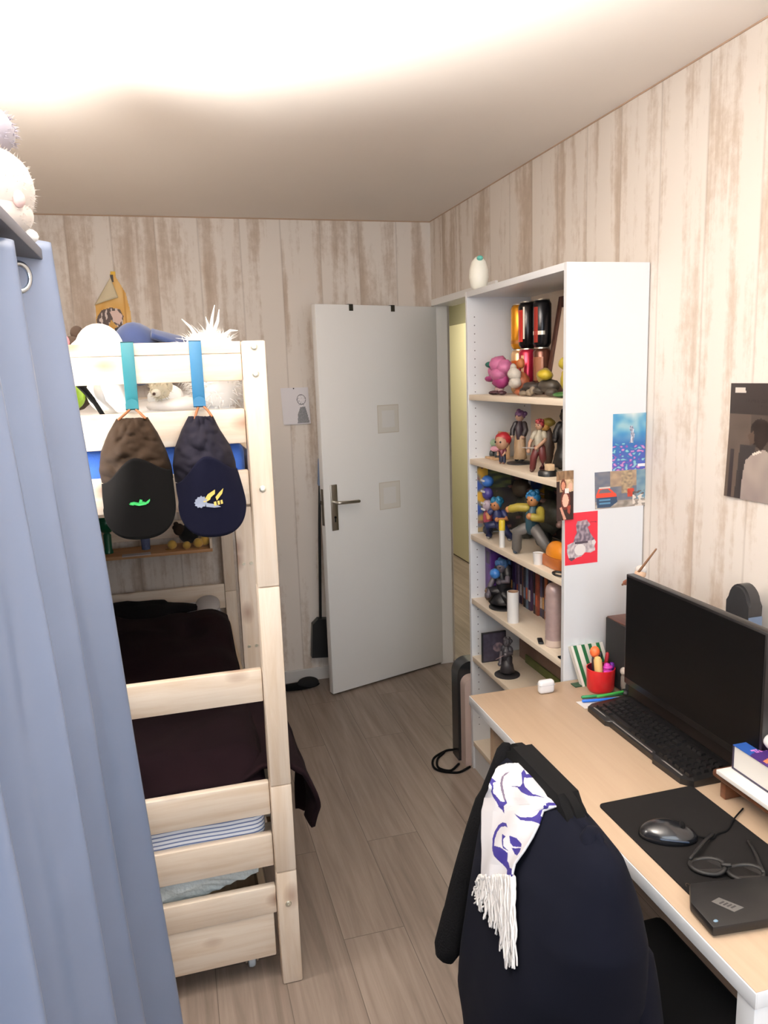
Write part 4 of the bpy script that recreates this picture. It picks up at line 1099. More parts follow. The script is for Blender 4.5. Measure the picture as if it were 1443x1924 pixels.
# leaning picture frame
t = thing('picture_frame', 'dark brown picture frame with a beige mat leaning in the top shelf', 'picture frame', (1.32, 2.27, Z1))
RX = Matrix.Rotation(math.atan2(.07, .34), 4, 'Y'); p0 = (1.275, 2.27, Z1)
RF = about((1.285, 2.27, Z1), Matrix.Rotation(.17, 4, 'Y'))
FR = mat('dark_brown_frame', (66, 40, 32), .4)
bm = B()
for a in ((2.145, 2.171, 0, .338), (2.479, 2.505, 0, .338), (2.171, 2.479, 0, .028), (2.171, 2.479, .30, .338)): box(bm, 1.285, 1.303, a[0], a[1], Z1 + .004 + a[2], Z1 + .004 + a[3], .002, rot=RF)
obj('frame', bm, FR, t)
bm = B(); box(bm, 1.291, 1.30, 2.171, 2.479, Z1 + .032, Z1 + .304, rot=RF); obj('mat_board', bm, mat('beige_mat_board', (206, 190, 172), .7), t)
bricklump('toy_creature', 'yellow and grey toy creature crouching before the leaning frame', (1.195, 2.29, Z1), [
    ('body', (70, 62, 52), [((0, 0, .035), (.03, .05, .022)), ((-.01, .05, .02), (.02, .03, .012)), ((-.012, -.04, .016), (.02, .022, .014))]),
    ('shell', (166, 150, 84), [((0, .03, .068), (.026, .03, .024))]),
    ('head', (214, 186, 44), [((-.02, -.012, .072), (.022, .026, .017))])])
bricklump('toy_creature', 'yellow toy creature at the right end of the top shelf', (1.2, 2.175, Z1), [
    ('body', (206, 184, 58), [((0, 0, .06), (.022, .024, .04)), ((-.005, .014, .105), (.018, .018, .02))]),
    ('arm', (90, 60, 44), [((-.01, -.018, .09), (.01, .014, .02))]), ('foot', (60, 110, 52), [((-.01, .01, .009), (.03, .045, .009))])])
bricklump('toy_creature', 'dark grey toy insect before the stacked cans on the top shelf', (1.2, 2.43, Z1), [
    ('body', (54, 44, 40), [((0, 0, .03), (.024, .05, .018)), ((0, .045, .02), (.016, .03, .01))]),
    ('leg', (150, 132, 112), [((-.02, -.03, .012), (.012, .02, .012)), ((-.02, .02, .010), (.012, .022, .008)), ((-.018, -.05, .02), (.01, .012, .014))])])
# second compartment
SK = (222, 170, 136)
t = thing('toy_diorama', 'little beige toy scene with a board back, left on the second shelf', 'toy', (1.25, 2.79, Z2))
bm = B(); box(bm, 1.262, 1.272, 2.755, 2.85, Z2, Z2 + .105, .003); obj('back_board', bm, mat('tan_card', (186, 152, 116), .7, var=.3, vscale=60), t)
bm = B(); box(bm, 1.205, 1.262, 2.755, 2.85, Z2, Z2 + .008, .002); obj('base', bm, mat('tan_card', (186, 152, 116)), t)
bm = B(); ball(bm, (1.235, 2.815, Z2 + .062), (.02, .026, .017), 12); obj('head', bm, mat('toy_paint_120_140_116', (120, 140, 116), .5), t)
bm = B(); ball(bm, (1.23, 2.80, Z2 + .04), (.02, .03, .012), 12); obj('body', bm, mat('toy_paint_216_160_180', (216, 160, 180), .5), t)
bm = B(); ball(bm, (1.23, 2.835, Z2 + .018), (.012, .012, .016), 10); ball(bm, (1.23, 2.785, Z2 + .018), (.012, .012, .016), 10); obj('legs', bm, mat('toy_paint_50_54_56', (50, 54, 56), .5), t)
figurine('figurine', 'small big-headed toy with round red hair and navy trousers on the second shelf', (1.185, 2.635, Z2), .5, .118, SK, (196, 30, 44), (120, 40, 56), (30, 40, 70), (150, 96, 70), hs=3.0, J=dict(head=(-.01, 0, .70), neck=(0, 0, .5), chest=(0, 0, .42), hip=(0, 0, .3), lk=(0, .06, .17), rk=(0, -.06, .17), ls=(0, .1, .45), rs=(0, -.1, .45), le=(-.06, .14, .36), re=(-.06, -.14, .36), lh=(-.1, .1, .3), rh=(-.1, -.1, .3)))
figurine('figurine', 'tall toy lady with purple hair and a cream apron on a black disc', (1.245, 2.61, Z2), .5, .195, (222, 178, 150), (120, 78, 130), (56, 38, 50), (206, 172, 134), (40, 34, 38), base=(.05, (28, 26, 28)), hairstyle='lumps', skirt=.13, sleeves=(40, 30, 40), hs=1.15)
figurine('figurine', 'toy figure in a cream shirt with maroon trousers and a red scarf on its hair', (1.19, 2.345, Z2), .45, .185, SK, (150, 36, 44), (214, 204, 180), (110, 40, 40), (96, 52, 40), hairstyle='lumps', J=dict(lk=(-.06, .09, .26), la=(-.02, .14, .05), rk=(.0, -.08, .25), rh=(-.12, -.02, .46), lh=(-.14, .14, .40), le=(-.06, .17, .55)), hand=((196, 190, 184), (-.05, .28, 0)))
figurine('figurine', 'black cloaked toy figure at the right end of the second shelf', (1.30, 2.375, Z2), .4, .212, (60, 48, 46), (30, 24, 34), (26, 22, 26), (24, 22, 24), (20, 18, 20), hairstyle='lumps', skirt=.2, sleeves=(28, 24, 28), bulk=1.2)
bricklump('toy_hat', 'small toy with a yellow and green hat behind the cream-shirted figure', (1.285, 2.465, Z2), [
    ('body', (70, 50, 40), [((0, 0, .07), (.02, .022, .07))]), ('hat', (150, 130, 50), [((0, 0, .158), (.022, .03, .016))]), ('face', (214, 160, 80), [((-.012, 0, .142), (.014, .018, .014))])])
t = thing('toy_stand', 'black round toy stand with a cream block on the second shelf', 'toy', (1.178, 2.262, Z2))
bm = B(); lathe(bm, [(0, 0), (.032, 0), (.032, .012), (.028, .018), (0, .018)], (1.178, 2.262, Z2), 28); obj('base', bm, BLACK, t)
bm = B(); box(bm, 1.166, 1.19, 2.236, 2.264, Z2 + .0182, Z2 + .040, .003); obj('block', bm, mat('cream_block', (214, 186, 150), .6), t)
# third compartment
def artcard(u, v):
    n = rnd_noise(u, v * .6, 9, 11); k = rnd_noise(u, v, 16, 3)
    c = mixc((44, 40, 44), (82, 78, 62), .5 + n * 1.3)
    if u < .16: c = mixc((44, 72, 138), (206, 160, 60), .5 + n * 2.2)
    elif u < .3 and v < .35: c = mixc((110, 116, 70), (60, 66, 60), .5 + k * 2)
    if k > .38: c = (120, 84, 78)
    return c
printed('art_print', (1.409, 2.856, 1.311), (0, -1, 0), (0, 0, -1), .74, .272, 110, 50, artcard, 'dark camouflage-coloured art print at the back of the third shelf', 'print', thick=.002)
printed('art_print', (1.176, 2.8605, 1.311), (1, 0, 0), (0, 0, -1), .225, .272, 44, 50, lambda u, v: artcard(.1 + u * .3, v), 'dark art print lining the left side of the third shelf', 'print', thick=.001)
t = thing('toy_tower', 'stacked blue, purple and red toy robot at the far left of the third shelf', 'toy', (1.205, 2.825, Z3))
for nm, rgb, z, r in (('foot', (30, 34, 50), .02, (.022, .024, .02)), ('body', (150, 60, 78), .07, (.02, .024, .032)), ('chest', (176, 160, 176), .12, (.021, .026, .024)), ('head', (58, 52, 120), .168, (.022, .027, .026)), ('helmet', (44, 96, 170), .218, (.024, .028, .024))):
    bm = B(); ball(bm, (1.205, 2.825, Z3 + z), r, 14); obj(nm, bm, mat('toy_paint_%d_%d_%d' % rgb, rgb, .45), t)
bm = B()
for z in (.105, .13, .178, .222): box(bm, 1.181, 1.187, 2.808, 2.842, Z3 + z - .004, Z3 + z + .004, .001)
obj('stripe', bm, mat('toy_paint_226_222_220', (226, 222, 220), .45), t)
figurine('figurine', 'crouching toy fighter with blue hair, navy trousers and grey gloves on the third shelf', (1.205, 2.72, Z3), .55, .20, (226, 150, 96), (36, 132, 176), (44, 54, 110), (26, 40, 92), (186, 180, 172), hairstyle='lumps', hs=1.35, bulk=1.2,
    J=dict(hip=(.04, 0, .30), chest=(-.02, 0, .50), neck=(-.05, 0, .60), head=(-.08, .01, .70), ls=(-.02, .13, .56), rs=(-.02, -.13, .56), le=(-.10, .2, .50), lh=(-.2, .1, .46), re=(-.08, -.24, .44), rh=(-.2, -.1, .44), lk=(-.12, .2, .28), la=(-.04, .2, .05), rk=(-.10, -.2, .26), ra=(.02, -.26, .05)))
figurine('figurine', 'lunging toy fighter with teal hair, yellow sleeves and baggy grey trousers on the third shelf', (1.2, 2.44, Z3), .5, .245, (226, 156, 96), (24, 122, 182), (44, 84, 100), (118, 114, 112), (40, 62, 84), hairstyle='lumps', hs=1.15, bulk=1.25, sleeves=(206, 184, 72),
    J=dict(hip=(.0, -.04, .42), chest=(-.02, -.08, .62), neck=(-.03, -.09, .72), head=(-.05, -.09, .83), ls=(-.02, .03, .70), le=(-.06, .16, .70), lh=(-.10, .30, .66), rs=(-.02, -.2, .68), re=(-.10, -.26, .58), rh=(-.2, -.14, .62), lk=(-.08, .16, .34), la=(-.04, .2, .05), rk=(-.06, -.26, .26), ra=(.02, -.36, .05)))
figurine('figurine', 'dark toy figure with a pale arm at the right end of the third shelf', (1.315, 2.36, Z3), .4, .235, (170, 132, 124), (44, 36, 38), (52, 48, 48), (46, 44, 46), (30, 28, 30), hairstyle='lumps', bulk=1.3, skirt=.16)
bricklump('toy_beast', 'big dark green toy beast crouching behind the two fighters on the third shelf', (1.335, 2.62, Z3), [
    ('body', (58, 60, 50), [((0, 0, .09), (.05, .13, .06)), ((0, -.10, .13), (.045, .07, .05)), ((.0, .11, .12), (.04, .06, .05))]),
    ('head', (76, 66, 52), [((-.02, .13, .19), (.035, .05, .035))]), ('limb', (44, 44, 40), [((-.03, -.08, .03), (.03, .04, .03)), ((-.03, .08, .03), (.03, .04, .03))]),
    ('horn', (110, 84, 78), [((-.01, -.02, .165), (.012, .10, .010)), ((-.01, .04, .19), (.012, .08, .009))])])
t = thing('glue_stick', 'white glue stick with a yellow cap standing on the third shelf edge', 'glue stick', (1.162, 2.592, Z3))
bm = B(); lathe(bm, [(0, 0), (.0105, 0), (.0105, .066), (0, .066)], (1.162, 2.592, Z3), 18); obj('barrel', bm, mat('white_plastic', (226, 224, 222), .4), t)
bm = B(); lathe(bm, [(0, .0662), (.0118, .0662), (.0118, .1), (.009, .105), (0, .105)], (1.162, 2.592, Z3), 18); obj('cap', bm, mat('yellow_plastic', (216, 188, 50), .4), t)
t = thing('toy_case', 'orange domed toy case at the right end of the third shelf', 'toy', (1.205, 2.245, Z3))
bm = B(); ball(bm, (1.205, 2.24, Z3 + .045), (.03, .065, .045), 20); bmesh.ops.bisect_plane(bm, geom=bm.verts[:] + bm.edges[:] + bm.faces[:], plane_co=(0, 0, Z3 + .041), plane_no=(0, 0, -1), clear_outer=True); bmesh.ops.holes_fill(bm, edges=bm.edges[:]); obj('dome', bm, mat('orange_plastic', (214, 132, 34), .35), t)
bm = B(); box(bm, 1.176, 1.234, 2.18, 2.30, Z3, Z3 + .04, .006); obj('tray', bm, mat('brown_orange_plastic', (164, 92, 40), .4), t)
t = thing('small_cup', 'tiny white cup in front of the orange case on the third shelf', 'cup', (1.168, 2.31, Z3))
bm = B(); lathe(bm, [(0, 0), (.015, 0), (.0185, .04), (.0165, .04), (.013, .004), (0, .004)], (1.168, 2.31, Z3), 20); obj('cup_wall', bm, mat('white_plastic', (226, 224, 222)), t)
bm = B(); lathe(bm, [(0, .034), (.0155, .034), (.0155, .036), (0, .036)], (1.168, 2.31, Z3), 20); obj('lid', bm, mat('pale_lid', (206, 200, 192), .5), t)
bm = B()
for k in range(28):
    pass
ringpts = [(1.165 + .017 * math.cos(2 * PI * k / 24), 2.155 + .03 * math.sin(2 * PI * k / 24), Z3 + .004) for k in range(25)]
tube(bm, ringpts, .0038, 8, cap=False); solo('bracelet', bm, BLACK, 'black bracelet lying at the near end of the third shelf', 'bracelet', smooth=2)
# fourth compartment
t = thing('box', 'tall purple printed box at the far left of the fourth shelf', 'box', (1.24, 2.83, Z4))
bm = B(); box(bm, 1.205, 1.28, 2.80, 2.858, Z4, Z4 + .24, .001); obj('carton', bm, mat('purple_print', (72, 36, 110), .4, var=.6, vscale=40), t)
bm = B(); box(bm, 1.2042, 1.2055, 2.81, 2.845, Z4 + .15, Z4 + .2); obj('print', bm, mat('dark_violet_print', (36, 20, 50), .4), t)
figurine('figurine', 'dark crouching toy figure with blue hair on a black disc, fourth shelf', (1.215, 2.70, Z4), .5, .215, (110, 100, 112), (64, 116, 176), (30, 28, 34), (26, 25, 30), (20, 20, 24), base=(.058, (24, 23, 25)), hairstyle='lumps', hs=1.4, bulk=1.5,
    J=dict(hip=(.05, 0, .26), chest=(0, 0, .48), neck=(-.03, 0, .60), head=(-.05, 0, .74), lk=(-.14, .18, .28), la=(-.08, .18, .04), rk=(-.14, -.16, .26), ra=(-.06, -.18, .04), lh=(-.2, .2, .2), rh=(-.2, -.06, .5), re=(-.12, -.18, .5), le=(-.1, .22, .36)), skirt=.24)
bm = B(); ball(bm, (1.158, 2.652, Z4 + .155), (.02, .024, .02), 14); solo('toy_orb', bm, mat('blue_orb', (52, 106, 170), .3), 'blue orb held before the crouching dark toy on the fourth shelf', 'toy')
bricklump('toy_creature', 'small brown toy beast beside the black disc on the fourth shelf', (1.2, 2.80, Z4), [('body', (76, 56, 44), [((0, 0, .022), (.02, .028, .02)), ((-.008, -.01, .045), (.016, .02, .016))]), ('face', (150, 112, 84), [((-.02, -.012, .046), (.008, .012, .009))])])
t = thing('cardboard_tube', 'white cardboard tube standing at the front of the fourth shelf', 'tube', (1.172, 2.52, Z4))
bm = B(); lathe(bm, [(.019, .0), (.0215, .0), (.0215, .118), (.0195, .118), (.0193, .0)], (1.172, 2.52, Z4), 24, mis=[0, 0, 0, 1, 1]); obj('wall', bm, [mat('white_card', (232, 230, 228), .6), mat('brown_card', (150, 116, 92), .8)], t)
rb = random.Random(11)
spc = [(38, 34, 60), (60, 36, 84), (96, 80, 100), (52, 40, 56), (150, 92, 44), (36, 36, 40), (92, 110, 130), (58, 42, 70), (170, 96, 56), (40, 38, 44), (122, 60, 44), (66, 70, 96), (48, 34, 40), (150, 84, 50), (44, 44, 60), (90, 48, 40)]
nmz = ['navy', 'violet', 'mauve grey', 'plum', 'orange brown', 'black', 'grey blue', 'purple', 'orange', 'charcoal', 'rust', 'slate blue', 'dark maroon', 'amber', 'midnight blue', 'brick red']
spc += [(36, 70, 76), (120, 104, 90), (70, 28, 60), (60, 62, 66), (140, 120, 60), (30, 40, 34)]
nmz += ['teal', 'taupe', 'magenta brown', 'grey', 'ochre', 'dark green']
y = 2.79
for k in range(22):
    th = rb.choice([.019, .021, .023]); hh = rb.uniform(.165, .192); dp = rb.uniform(.105, .12)
    t = thing('paperback', '%s paperback in the fourth shelf row, %s' % (nmz[k], 'behind the crouching figure' if y > 2.66 else ('right behind the white tube' if y > 2.56 else 'between tube and flask')), 'book', (1.35, y - th / 2, Z4), 0, 'paperbacks on the fourth shelf')
    bm = B(); box(bm, 1.405 - dp, 1.405, y - th, y, Z4, Z4 + hh, .0012); obj('cover', bm, mat('book_cover_%d' % k, spc[k], .45, var=.5, vscale=55), t)
    bm = B(); box(bm, 1.405 - dp + .004, 1.4055, y - th + .0015, y - .0015, Z4 + .003, Z4 + hh + .0004); obj('pages', bm, mat('page_block', (214, 206, 190), .8), t)
    bm = B(); box(bm, 1.405 - dp - .0004, 1.405 - dp + .0004, y - th + .004, y - .004, Z4 + hh * .2, Z4 + hh * .45); obj('spine_print', bm, mat('spine_print_%d' % (k % 4), [(196, 150, 90), (120, 130, 150), (186, 90, 60), (206, 196, 186)][k % 4], .5, var=.5, vscale=200), t)
    y -= th + .0006
t = thing('flask', 'pinkish grey ribbed flask at the near end of the fourth shelf', 'flask', (1.195, 2.245, Z4))
prof = [(0, 0), (.028, 0), (.0295, .006)]
for k in range(9): prof += [(.0295, .012 + k * .02), (.0285, .016 + k * .02), (.0295, .020 + k * .02)]
prof += [(.0295, .196), (.026, .208), (.018, .216), (0, .218)]
bm = B(); lathe(bm, prof, (1.195, 2.245, Z4), 28); obj('flask_body', bm, mat('pinkish_grey_foil', (182, 160, 158), .35, metal=.25, var=.15, vscale=60), t)
bm = B(); lathe(bm, [(.0297, .002), (.0299, .004), (.0299, .022), (.0297, .024)], (1.195, 2.245, Z4), 28); obj('foot_band', bm, mat('cream_band', (214, 196, 184), .5), t)
bm = B(); box(bm, 1.158, 1.176, 2.265, 2.315, Z4, Z4 + .008, .003, rot=about((1.167, 2.29, Z4), Matrix.Rotation(-.35, 4, 'Z'))); solo('key_fob', bm, BLACK, 'black key fob lying before the pinkish flask on the fourth shelf', 'key fob')
bm = B(); box(bm, 1.152, 1.166, 2.112, 2.14, Z4, Z4 + .006, .002); solo('eraser', bm, BLACKM, 'small black clip at the very near end of the fourth shelf', 'clip')
# fifth compartment
def frm(u, v):
    n = rnd_noise(u, v, 7, 6)
    c = mixc((62, 58, 72), (48, 44, 58), .5 + n)
    if min(u, 1 - u, v, 1 - v) < .03: c = (30, 28, 34)
    if math.hypot((u - .66) / .22, (v - .52) / .16) < 1: c = mixc((130, 112, 118), (80, 72, 84), .5 + n * 2)
    return c
t = thing('framed_picture', 'dark framed picture standing at the left of the fifth shelf', 'picture frame', (1.205, 2.76, Z5))
bm = B(); box(bm, 1.152, 1.258, 2.772, 2.782, Z5, Z5 + .126, .001); obj('frame', bm, BLACK, t)
printed('picture', (1.154, 2.7715, Z5 + .124), (1, 0, 0), (0, 0, -1), .102, .122, 36, 44, frm, None, None, parent=t)
figurine('figurine', 'grey statuette with a pale pink arm before the dark picture, fifth shelf', (1.195, 2.625, Z5), .55, .145, (96, 90, 96), (70, 66, 74), (60, 56, 64), (52, 48, 54), (40, 38, 42), base=(.05, (40, 38, 40)), hs=1.3, bulk=1.5, hairstyle='lumps', skirt=.2, J=dict(lh=(-.2, .1, .3), rh=(-.22, -.1, .62)), hand=((206, 170, 166), (-.02, .3, -.2)))
t = thing('storage_box', 'brown box at the back of the fifth shelf', 'box', (1.36, 2.46, Z5))
bm = B(); box(bm, 1.325, 1.395, 2.13, 2.79, Z5, Z5 + .115, .002); obj('carton', bm, mat('brown_carton', (124, 100, 88), .7, var=.2, vscale=12), t)
bm = B(); box(bm, 1.318, 1.3249, 2.13, 2.72, Z5, Z5 + .034, .001); obj('green_band', bm, mat('olive_band', (86, 92, 44), .7, var=.3, vscale=30), t)
# bottom
t = thing('case', 'narrow black case standing on the bookcase bottom shelf', 'case', (1.2, 2.64, Z6))
bm = B(); box(bm, 1.165, 1.245, 2.60, 2.66, Z6, Z6 + .27, .004); obj('shell', bm, mat('black_case', (44, 40, 38), .6), t)
bm = B()
for k in range(5): box(bm, 1.163, 1.1655, 2.607, 2.653, Z6 + .04 + k * .045, Z6 + .055 + k * .045)
obj('vent', bm, BLACKM, t)

# appliance by the bookcase foot and its cable
t = thing('fan_heater', 'narrow black and beige appliance with a rounded top beside the bookcase foot', 'appliance', (1.21, 2.96, 0))
def slab(bm, x0, x1, y0, y1, h, r):
    poly = [(x0, 0), (x1, 0), (x1, h)] + [(x0 + r - r * math.sin(a), h - r + r * math.cos(a)) for a in [PI / 2 * k / 8 for k in range(9)]]
    prism(bm, poly, lambda u, v, h_: (u, h_, v), y0, y1)
bm = B(); slab(bm, 1.120, 1.33, 2.892, 2.945, .40, .04); obj('front_shell', bm, mat('warm_beige_plastic', (196, 176, 168), .5), t)
bm = B(); slab(bm, 1.108, 1.34, 2.946, 3.02, .455, .06); obj('back_shell', bm, mat('black_gloss', (24, 26, 28), .25), t)
bm = B(); tube(bm, spline([(1.09, 2.90, .012), (1.04, 2.87, .0055), (1.0, 2.91, .0055), (1.02, 2.98, .0055), (1.07, 3.03, .0055)], 6), .005, 8); tube(bm, spline([(1.13, 2.872, .0055), (1.06, 2.845, .0055), (.985, 2.90, .0055), (1.005, 2.99, .0055), (1.08, 3.04, .0055), (1.12, 3.04, .0055)], 6), .005, 8)
solo('power_cord', bm, BLACKM, 'black power cord looped on the floor by the bookcase foot', 'cord', smooth=2)

# ------------------------------------------------------------------ desk
DX0, DX1, DY0, DY1, DZ = .8185, 1.418, .868, 2.079, .7075
dk = thing('desk', 'birch-topped desk with white edges against the right wall', 'desk', (1.12, 1.47, 0))
bm = B(); box(bm, DX0 + .003, DX1, DY0 + .003, DY1, DZ - .029, DZ, .0012); obj('desktop', bm, BIRCH, dk)
bm = B(); box(bm, DX0, DX0 + .003, DY0, DY1, DZ - .0295, DZ - .0008, .0008); box(bm, DX0 + .003, DX1, DY0, DY0 + .003, DZ - .0295, DZ - .0008, .0008); obj('edge_band', bm, PANEL_WHITE, dk, label='white edge band')
bm = B(); box(bm, .883, 1.40, 2.045, 2.068, 0, DZ - .029, .001); obj('end_panel', bm, BIRCH, dk)
for x in (DX0 + .003, DX1 - .045):
    bm = B(); box(bm, x, x + .04, DY0 + .004, DY0 + .044, 0, DZ - .0296, .002); obj('leg', bm, PANEL_WHITE, dk)
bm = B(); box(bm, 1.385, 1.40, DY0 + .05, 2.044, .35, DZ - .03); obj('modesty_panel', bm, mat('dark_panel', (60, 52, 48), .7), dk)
t = thing('desk_shade_box', 'added black box standing in for the shade under the desk', 'computer', (1.14, 1.12, 0))  # box added to darken the space under the desk
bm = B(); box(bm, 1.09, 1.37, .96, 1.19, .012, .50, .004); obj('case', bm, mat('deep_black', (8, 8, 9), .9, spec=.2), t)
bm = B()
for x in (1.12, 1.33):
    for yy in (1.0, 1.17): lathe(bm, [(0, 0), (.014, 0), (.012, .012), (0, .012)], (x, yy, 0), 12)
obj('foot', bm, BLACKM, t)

# monitor
t = thing('monitor', 'large black flat monitor standing on the desk, screen off', 'monitor', (1.22, 1.57, .7905))
pt_ = thing('monitor_riser', 'very dark wooden bar carrying the monitor at the back of the desk', 'riser', (1.31, 1.64, DZ))
bm = B(); box(bm, 1.236, 1.40, 1.40, 1.885, .774, .790, .003); obj('board', bm, mat('near_black_wood', (30, 22, 18), .5), pt_)
bm = B(); box(bm, 1.246, 1.40, 1.405, 1.88, DZ + .0003, .774, .002); obj('body', bm, mat('near_black_wood', (30, 22, 18)), pt_)
TL = about((1.225, 1.56, .95), Matrix.Rotation(.0, 4, 'Z') @ Matrix.Rotation(.06, 4, 'Y'))
bm = B(); box(bm, 1.200, 1.224, 1.300, 1.835, .792, 1.115, .003, rot=None); obj('housing', bm, mat('monitor_black', (15, 14, 15), .35), t)
bm = B(); box(bm, 1.1985, 1.2002, 1.307, 1.828, .812, 1.108); obj('screen', bm, mat('screen_glass', (5, 5, 6), .5, spec=.12), t)
bm = B(); box(bm, 1.224, 1.26, 1.42, 1.70, .85, 1.06, .012); obj('back_bulge', bm, BLACK, t)
bm = B(); box(bm, 1.2425, 1.262, 1.53, 1.60, .80, .90, .004); obj('neck', bm, BLACK, t)
bm = B(); prism(bm, [(1.242, 1.45), (1.36, 1.43), (1.36, 1.70), (1.242, 1.68)], lambda u, v, h: (u, v, h), .7905, .801); obj('foot', bm, BLACK, t)

# keyboard
kb = thing('keyboard', 'black gaming keyboard lying before the monitor', 'keyboard', (1.165, 1.655, DZ))
c0 = Vector((1.111, 1.854, 0)); c1 = Vector((1.245, 1.902, 0)); c2 = Vector((1.108, 1.414, 0))
kx = Vector((-.004, -1, 0)).normalized(); ky = Vector((1, -.004, 0)).normalized()
ko = Vector((1.10, 1.872, DZ + .0003))
def KP(a, d, h): return ko + kx * a + ky * d + Vector((0, 0, h + .012 * d / .15))
bm = B()
out = [(.012, 0), (.11, -.004), (.12, .004), (.32, .004), (.33, -.004), (.435, 0), (.46, .02), (.46, .12), (.45, .142), (.01, .142), (0, .12), (0, .02)]
va = [bm.verts.new(ko + kx * a + ky * d) for a, d in out]; vb = [bm.verts.new(KP(a, d, .014)) for a, d in out]
inn = [(.02 + (a / .46) * .42, .014 + (d / .142) * .118) for a, d in out]
vc = [bm.verts.new(KP(a, d, .018)) for a, d in inn]
n = len(out)
for A, Bq in ((va, vb), (vb, vc)):
    for k in range(n): bm.faces.new((A[k], A[(k + 1) % n], Bq[(k + 1) % n], Bq[k]))
bm.faces.new(list(reversed(va))); bm.faces.new(vc)
obj('housing', bm, mat('keyboard_black', (11, 10, 11), .42), kb, smooth=None)
bm = B()
for a0, a1 in ((.03, .11), (.13, .31), (.335, .43)): 
    P = [KP(a0, .008, .0165), KP(a1, .008, .0165), KP(a1, .011, .0172), KP(a0, .011, .0172)]
    bm.faces.new([bm.verts.new(p) for p in P])
o = obj('trim_line', bm, mat('grey_plastic', (112, 108, 104), .4), kb, smooth=None); solid(o, .001, 0)
def keybm(w):
    bm = B(); h = .0065; s = .0074
    a = [bm.verts.new((x * w, y_ * s, 0)) for x, y_ in ((-1, -1), (1, -1), (1, 1), (-1, 1))]; b_ = [bm.verts.new((x * w * .8, y_ * s * .8 + .0004, h)) for x, y_ in ((-1, -1), (1, -1), (1, 1), (-1, 1))]
    bm.faces.new(list(reversed(a))); bm.faces.new(b_)
    for k in range(4): bm.faces.new((a[k], a[(k + 1) % 4], b_[(k + 1) % 4], b_[k]))
    return bm
KM = mat('key_cap', (16, 15, 16), .4)
kd = {}
rows = []
for r in range(5):
    d = .024 + .0205 * r; a = .03
    lst = []
    if r == 0:
        for w in (.010, .010, .010, .052, .010, .010, .010): lst.append((a + w, w)); a += 2 * w + .0022
    else:
        for k in range(14): 
            w = .0086 + (.004 if (k == 13 or (k == 0 and r < 4)) else 0)
            lst.append((a + w, w)); a += 2 * w + .0022
    a = .325
    for k in range(3):
        if not (r == 3): lst.append((a + .0086, .0086)); 
        a += .0194
    a = .389
    for k in range(3): lst.append((a + .0086, .0086)); a += .0194
    rows += [(x, d, w) for x, w in lst]
Rk = Matrix((kx, -ky * -1, Vector((0, 0, 1)))).transposed().to_4x4()
for i, (a, d, w) in enumerate(rows[:100]):
    if w not in kd: kd[w] = finish(keybm(w), 'key', [KM], None)
    o = bpy.data.objects.new('key', kd[w]); COL.objects.link(o); o.parent = kb
    o.matrix_local = INV[kb] @ Matrix.Translation(KP(a, d, .0175)) @ Rk
print('KEYS', len(rows))

# mouse mat, mouse, spectacles, black device
t = thing('mouse_mat', 'large black mouse mat on the near half of the desk', 'mouse mat', (1.0, 1.2, DZ))
def rrect(x0, x1, y0, y1, r, n=5):
    P = []
    for cx, cy, a0 in ((x1 - r, y1 - r, 0), (x0 + r, y1 - r, PI / 2), (x0 + r, y0 + r, PI), (x1 - r, y0 + r, 1.5 * PI)):
        P += [(cx + r * math.cos(a0 + PI / 2 * k / n), cy + r * math.sin(a0 + PI / 2 * k / n)) for k in range(n + 1)]
    return P
MZ = DZ + .0038
bm = B(); prism(bm, [(.875, 1.432)] and rrect(.868, 1.116, .99, 1.418, .012), lambda u, v, h: (u, v, h), DZ + .0003, MZ); obj('cloth', bm, mat('mat_black_cloth', (15, 13, 13), .9, spec=.25), t, smooth=None)
bm = B()
for k in range(3): tube(bm, [(.875 + .01 * k + .02 * i / 6, 1.115 - .03 * k + .012 * math.sin(i * .8 + k) - .002 * i, MZ + .0006) for i in range(7)], .0006, 5)
obj('scratch_print', bm, mat('mat_brown_print', (66, 50, 34), .8), t)
t = thing('mouse', 'black computer mouse on the mouse mat', 'mouse', (.94, 1.262, MZ))
bm = B(); R_ = Matrix.Rotation(1.12, 3, 'Z')
vs = ball(bm, (.94, 1.262, MZ + .004), (.036, .060, .032), 26, rot=R_)
for v in bm.verts:
    if v.co.z < MZ + .0004: v.co.z = MZ + .0004
    q = R_.inverted() @ (v.co - Vector((.94, 1.262, MZ)))
    if q.y < 0: v.co.z = MZ + (v.co.z - MZ) * (1 - .22 * min(1, -q.y / .06))
obj('shell', bm, mat('mouse_black', (22, 23, 27), .25, coat=.3), t, smooth=2)
bm = B(); 
for s in (-1, 1):
    tube(bm, [Vector((.94, 1.262, MZ + h)) + R_ @ Vector((s * a, b_, 0)) for a, b_, h in ((.0335, .02, .014), (.0345, -.005, .013), (.030, -.035, .009))], .002, 8)
obj('sheen_strip', bm, mat('mouse_blue_sheen', (44, 56, 74), .2), t)  # thin bluish strips paint the sheen along the mouse's flanks
bm = B(); c = Vector((.94, 1.262, MZ + .030)) + R_ @ Vector((0, -.028, 0)); tube(bm, [c + R_ @ Vector((-.004, 0, 0)), c + R_ @ Vector((.004, 0, 0))], .006, 10); obj('wheel', bm, BLACKM, t)
bm = B(); st = Vector((.94, 1.262, MZ + .006)) + R_ @ Vector((0, -.06, 0)); tube(bm, spline([st, st + Vector((.025, -.012, -.003)), (1.04, 1.235, MZ + .0025), (1.07, 1.24, MZ + .0025), (1.112, 1.27, MZ + .0025), (1.16, 1.30, DZ + .0035)], 5), .002, 6); obj('cable', bm, BLACKM, t)
t = thing('sunglasses', 'black sunglasses lying on the mouse mat before the mouse', 'glasses', (.98, 1.13, MZ))
GL = mat('sunglass_black', (10, 8, 8), .6)
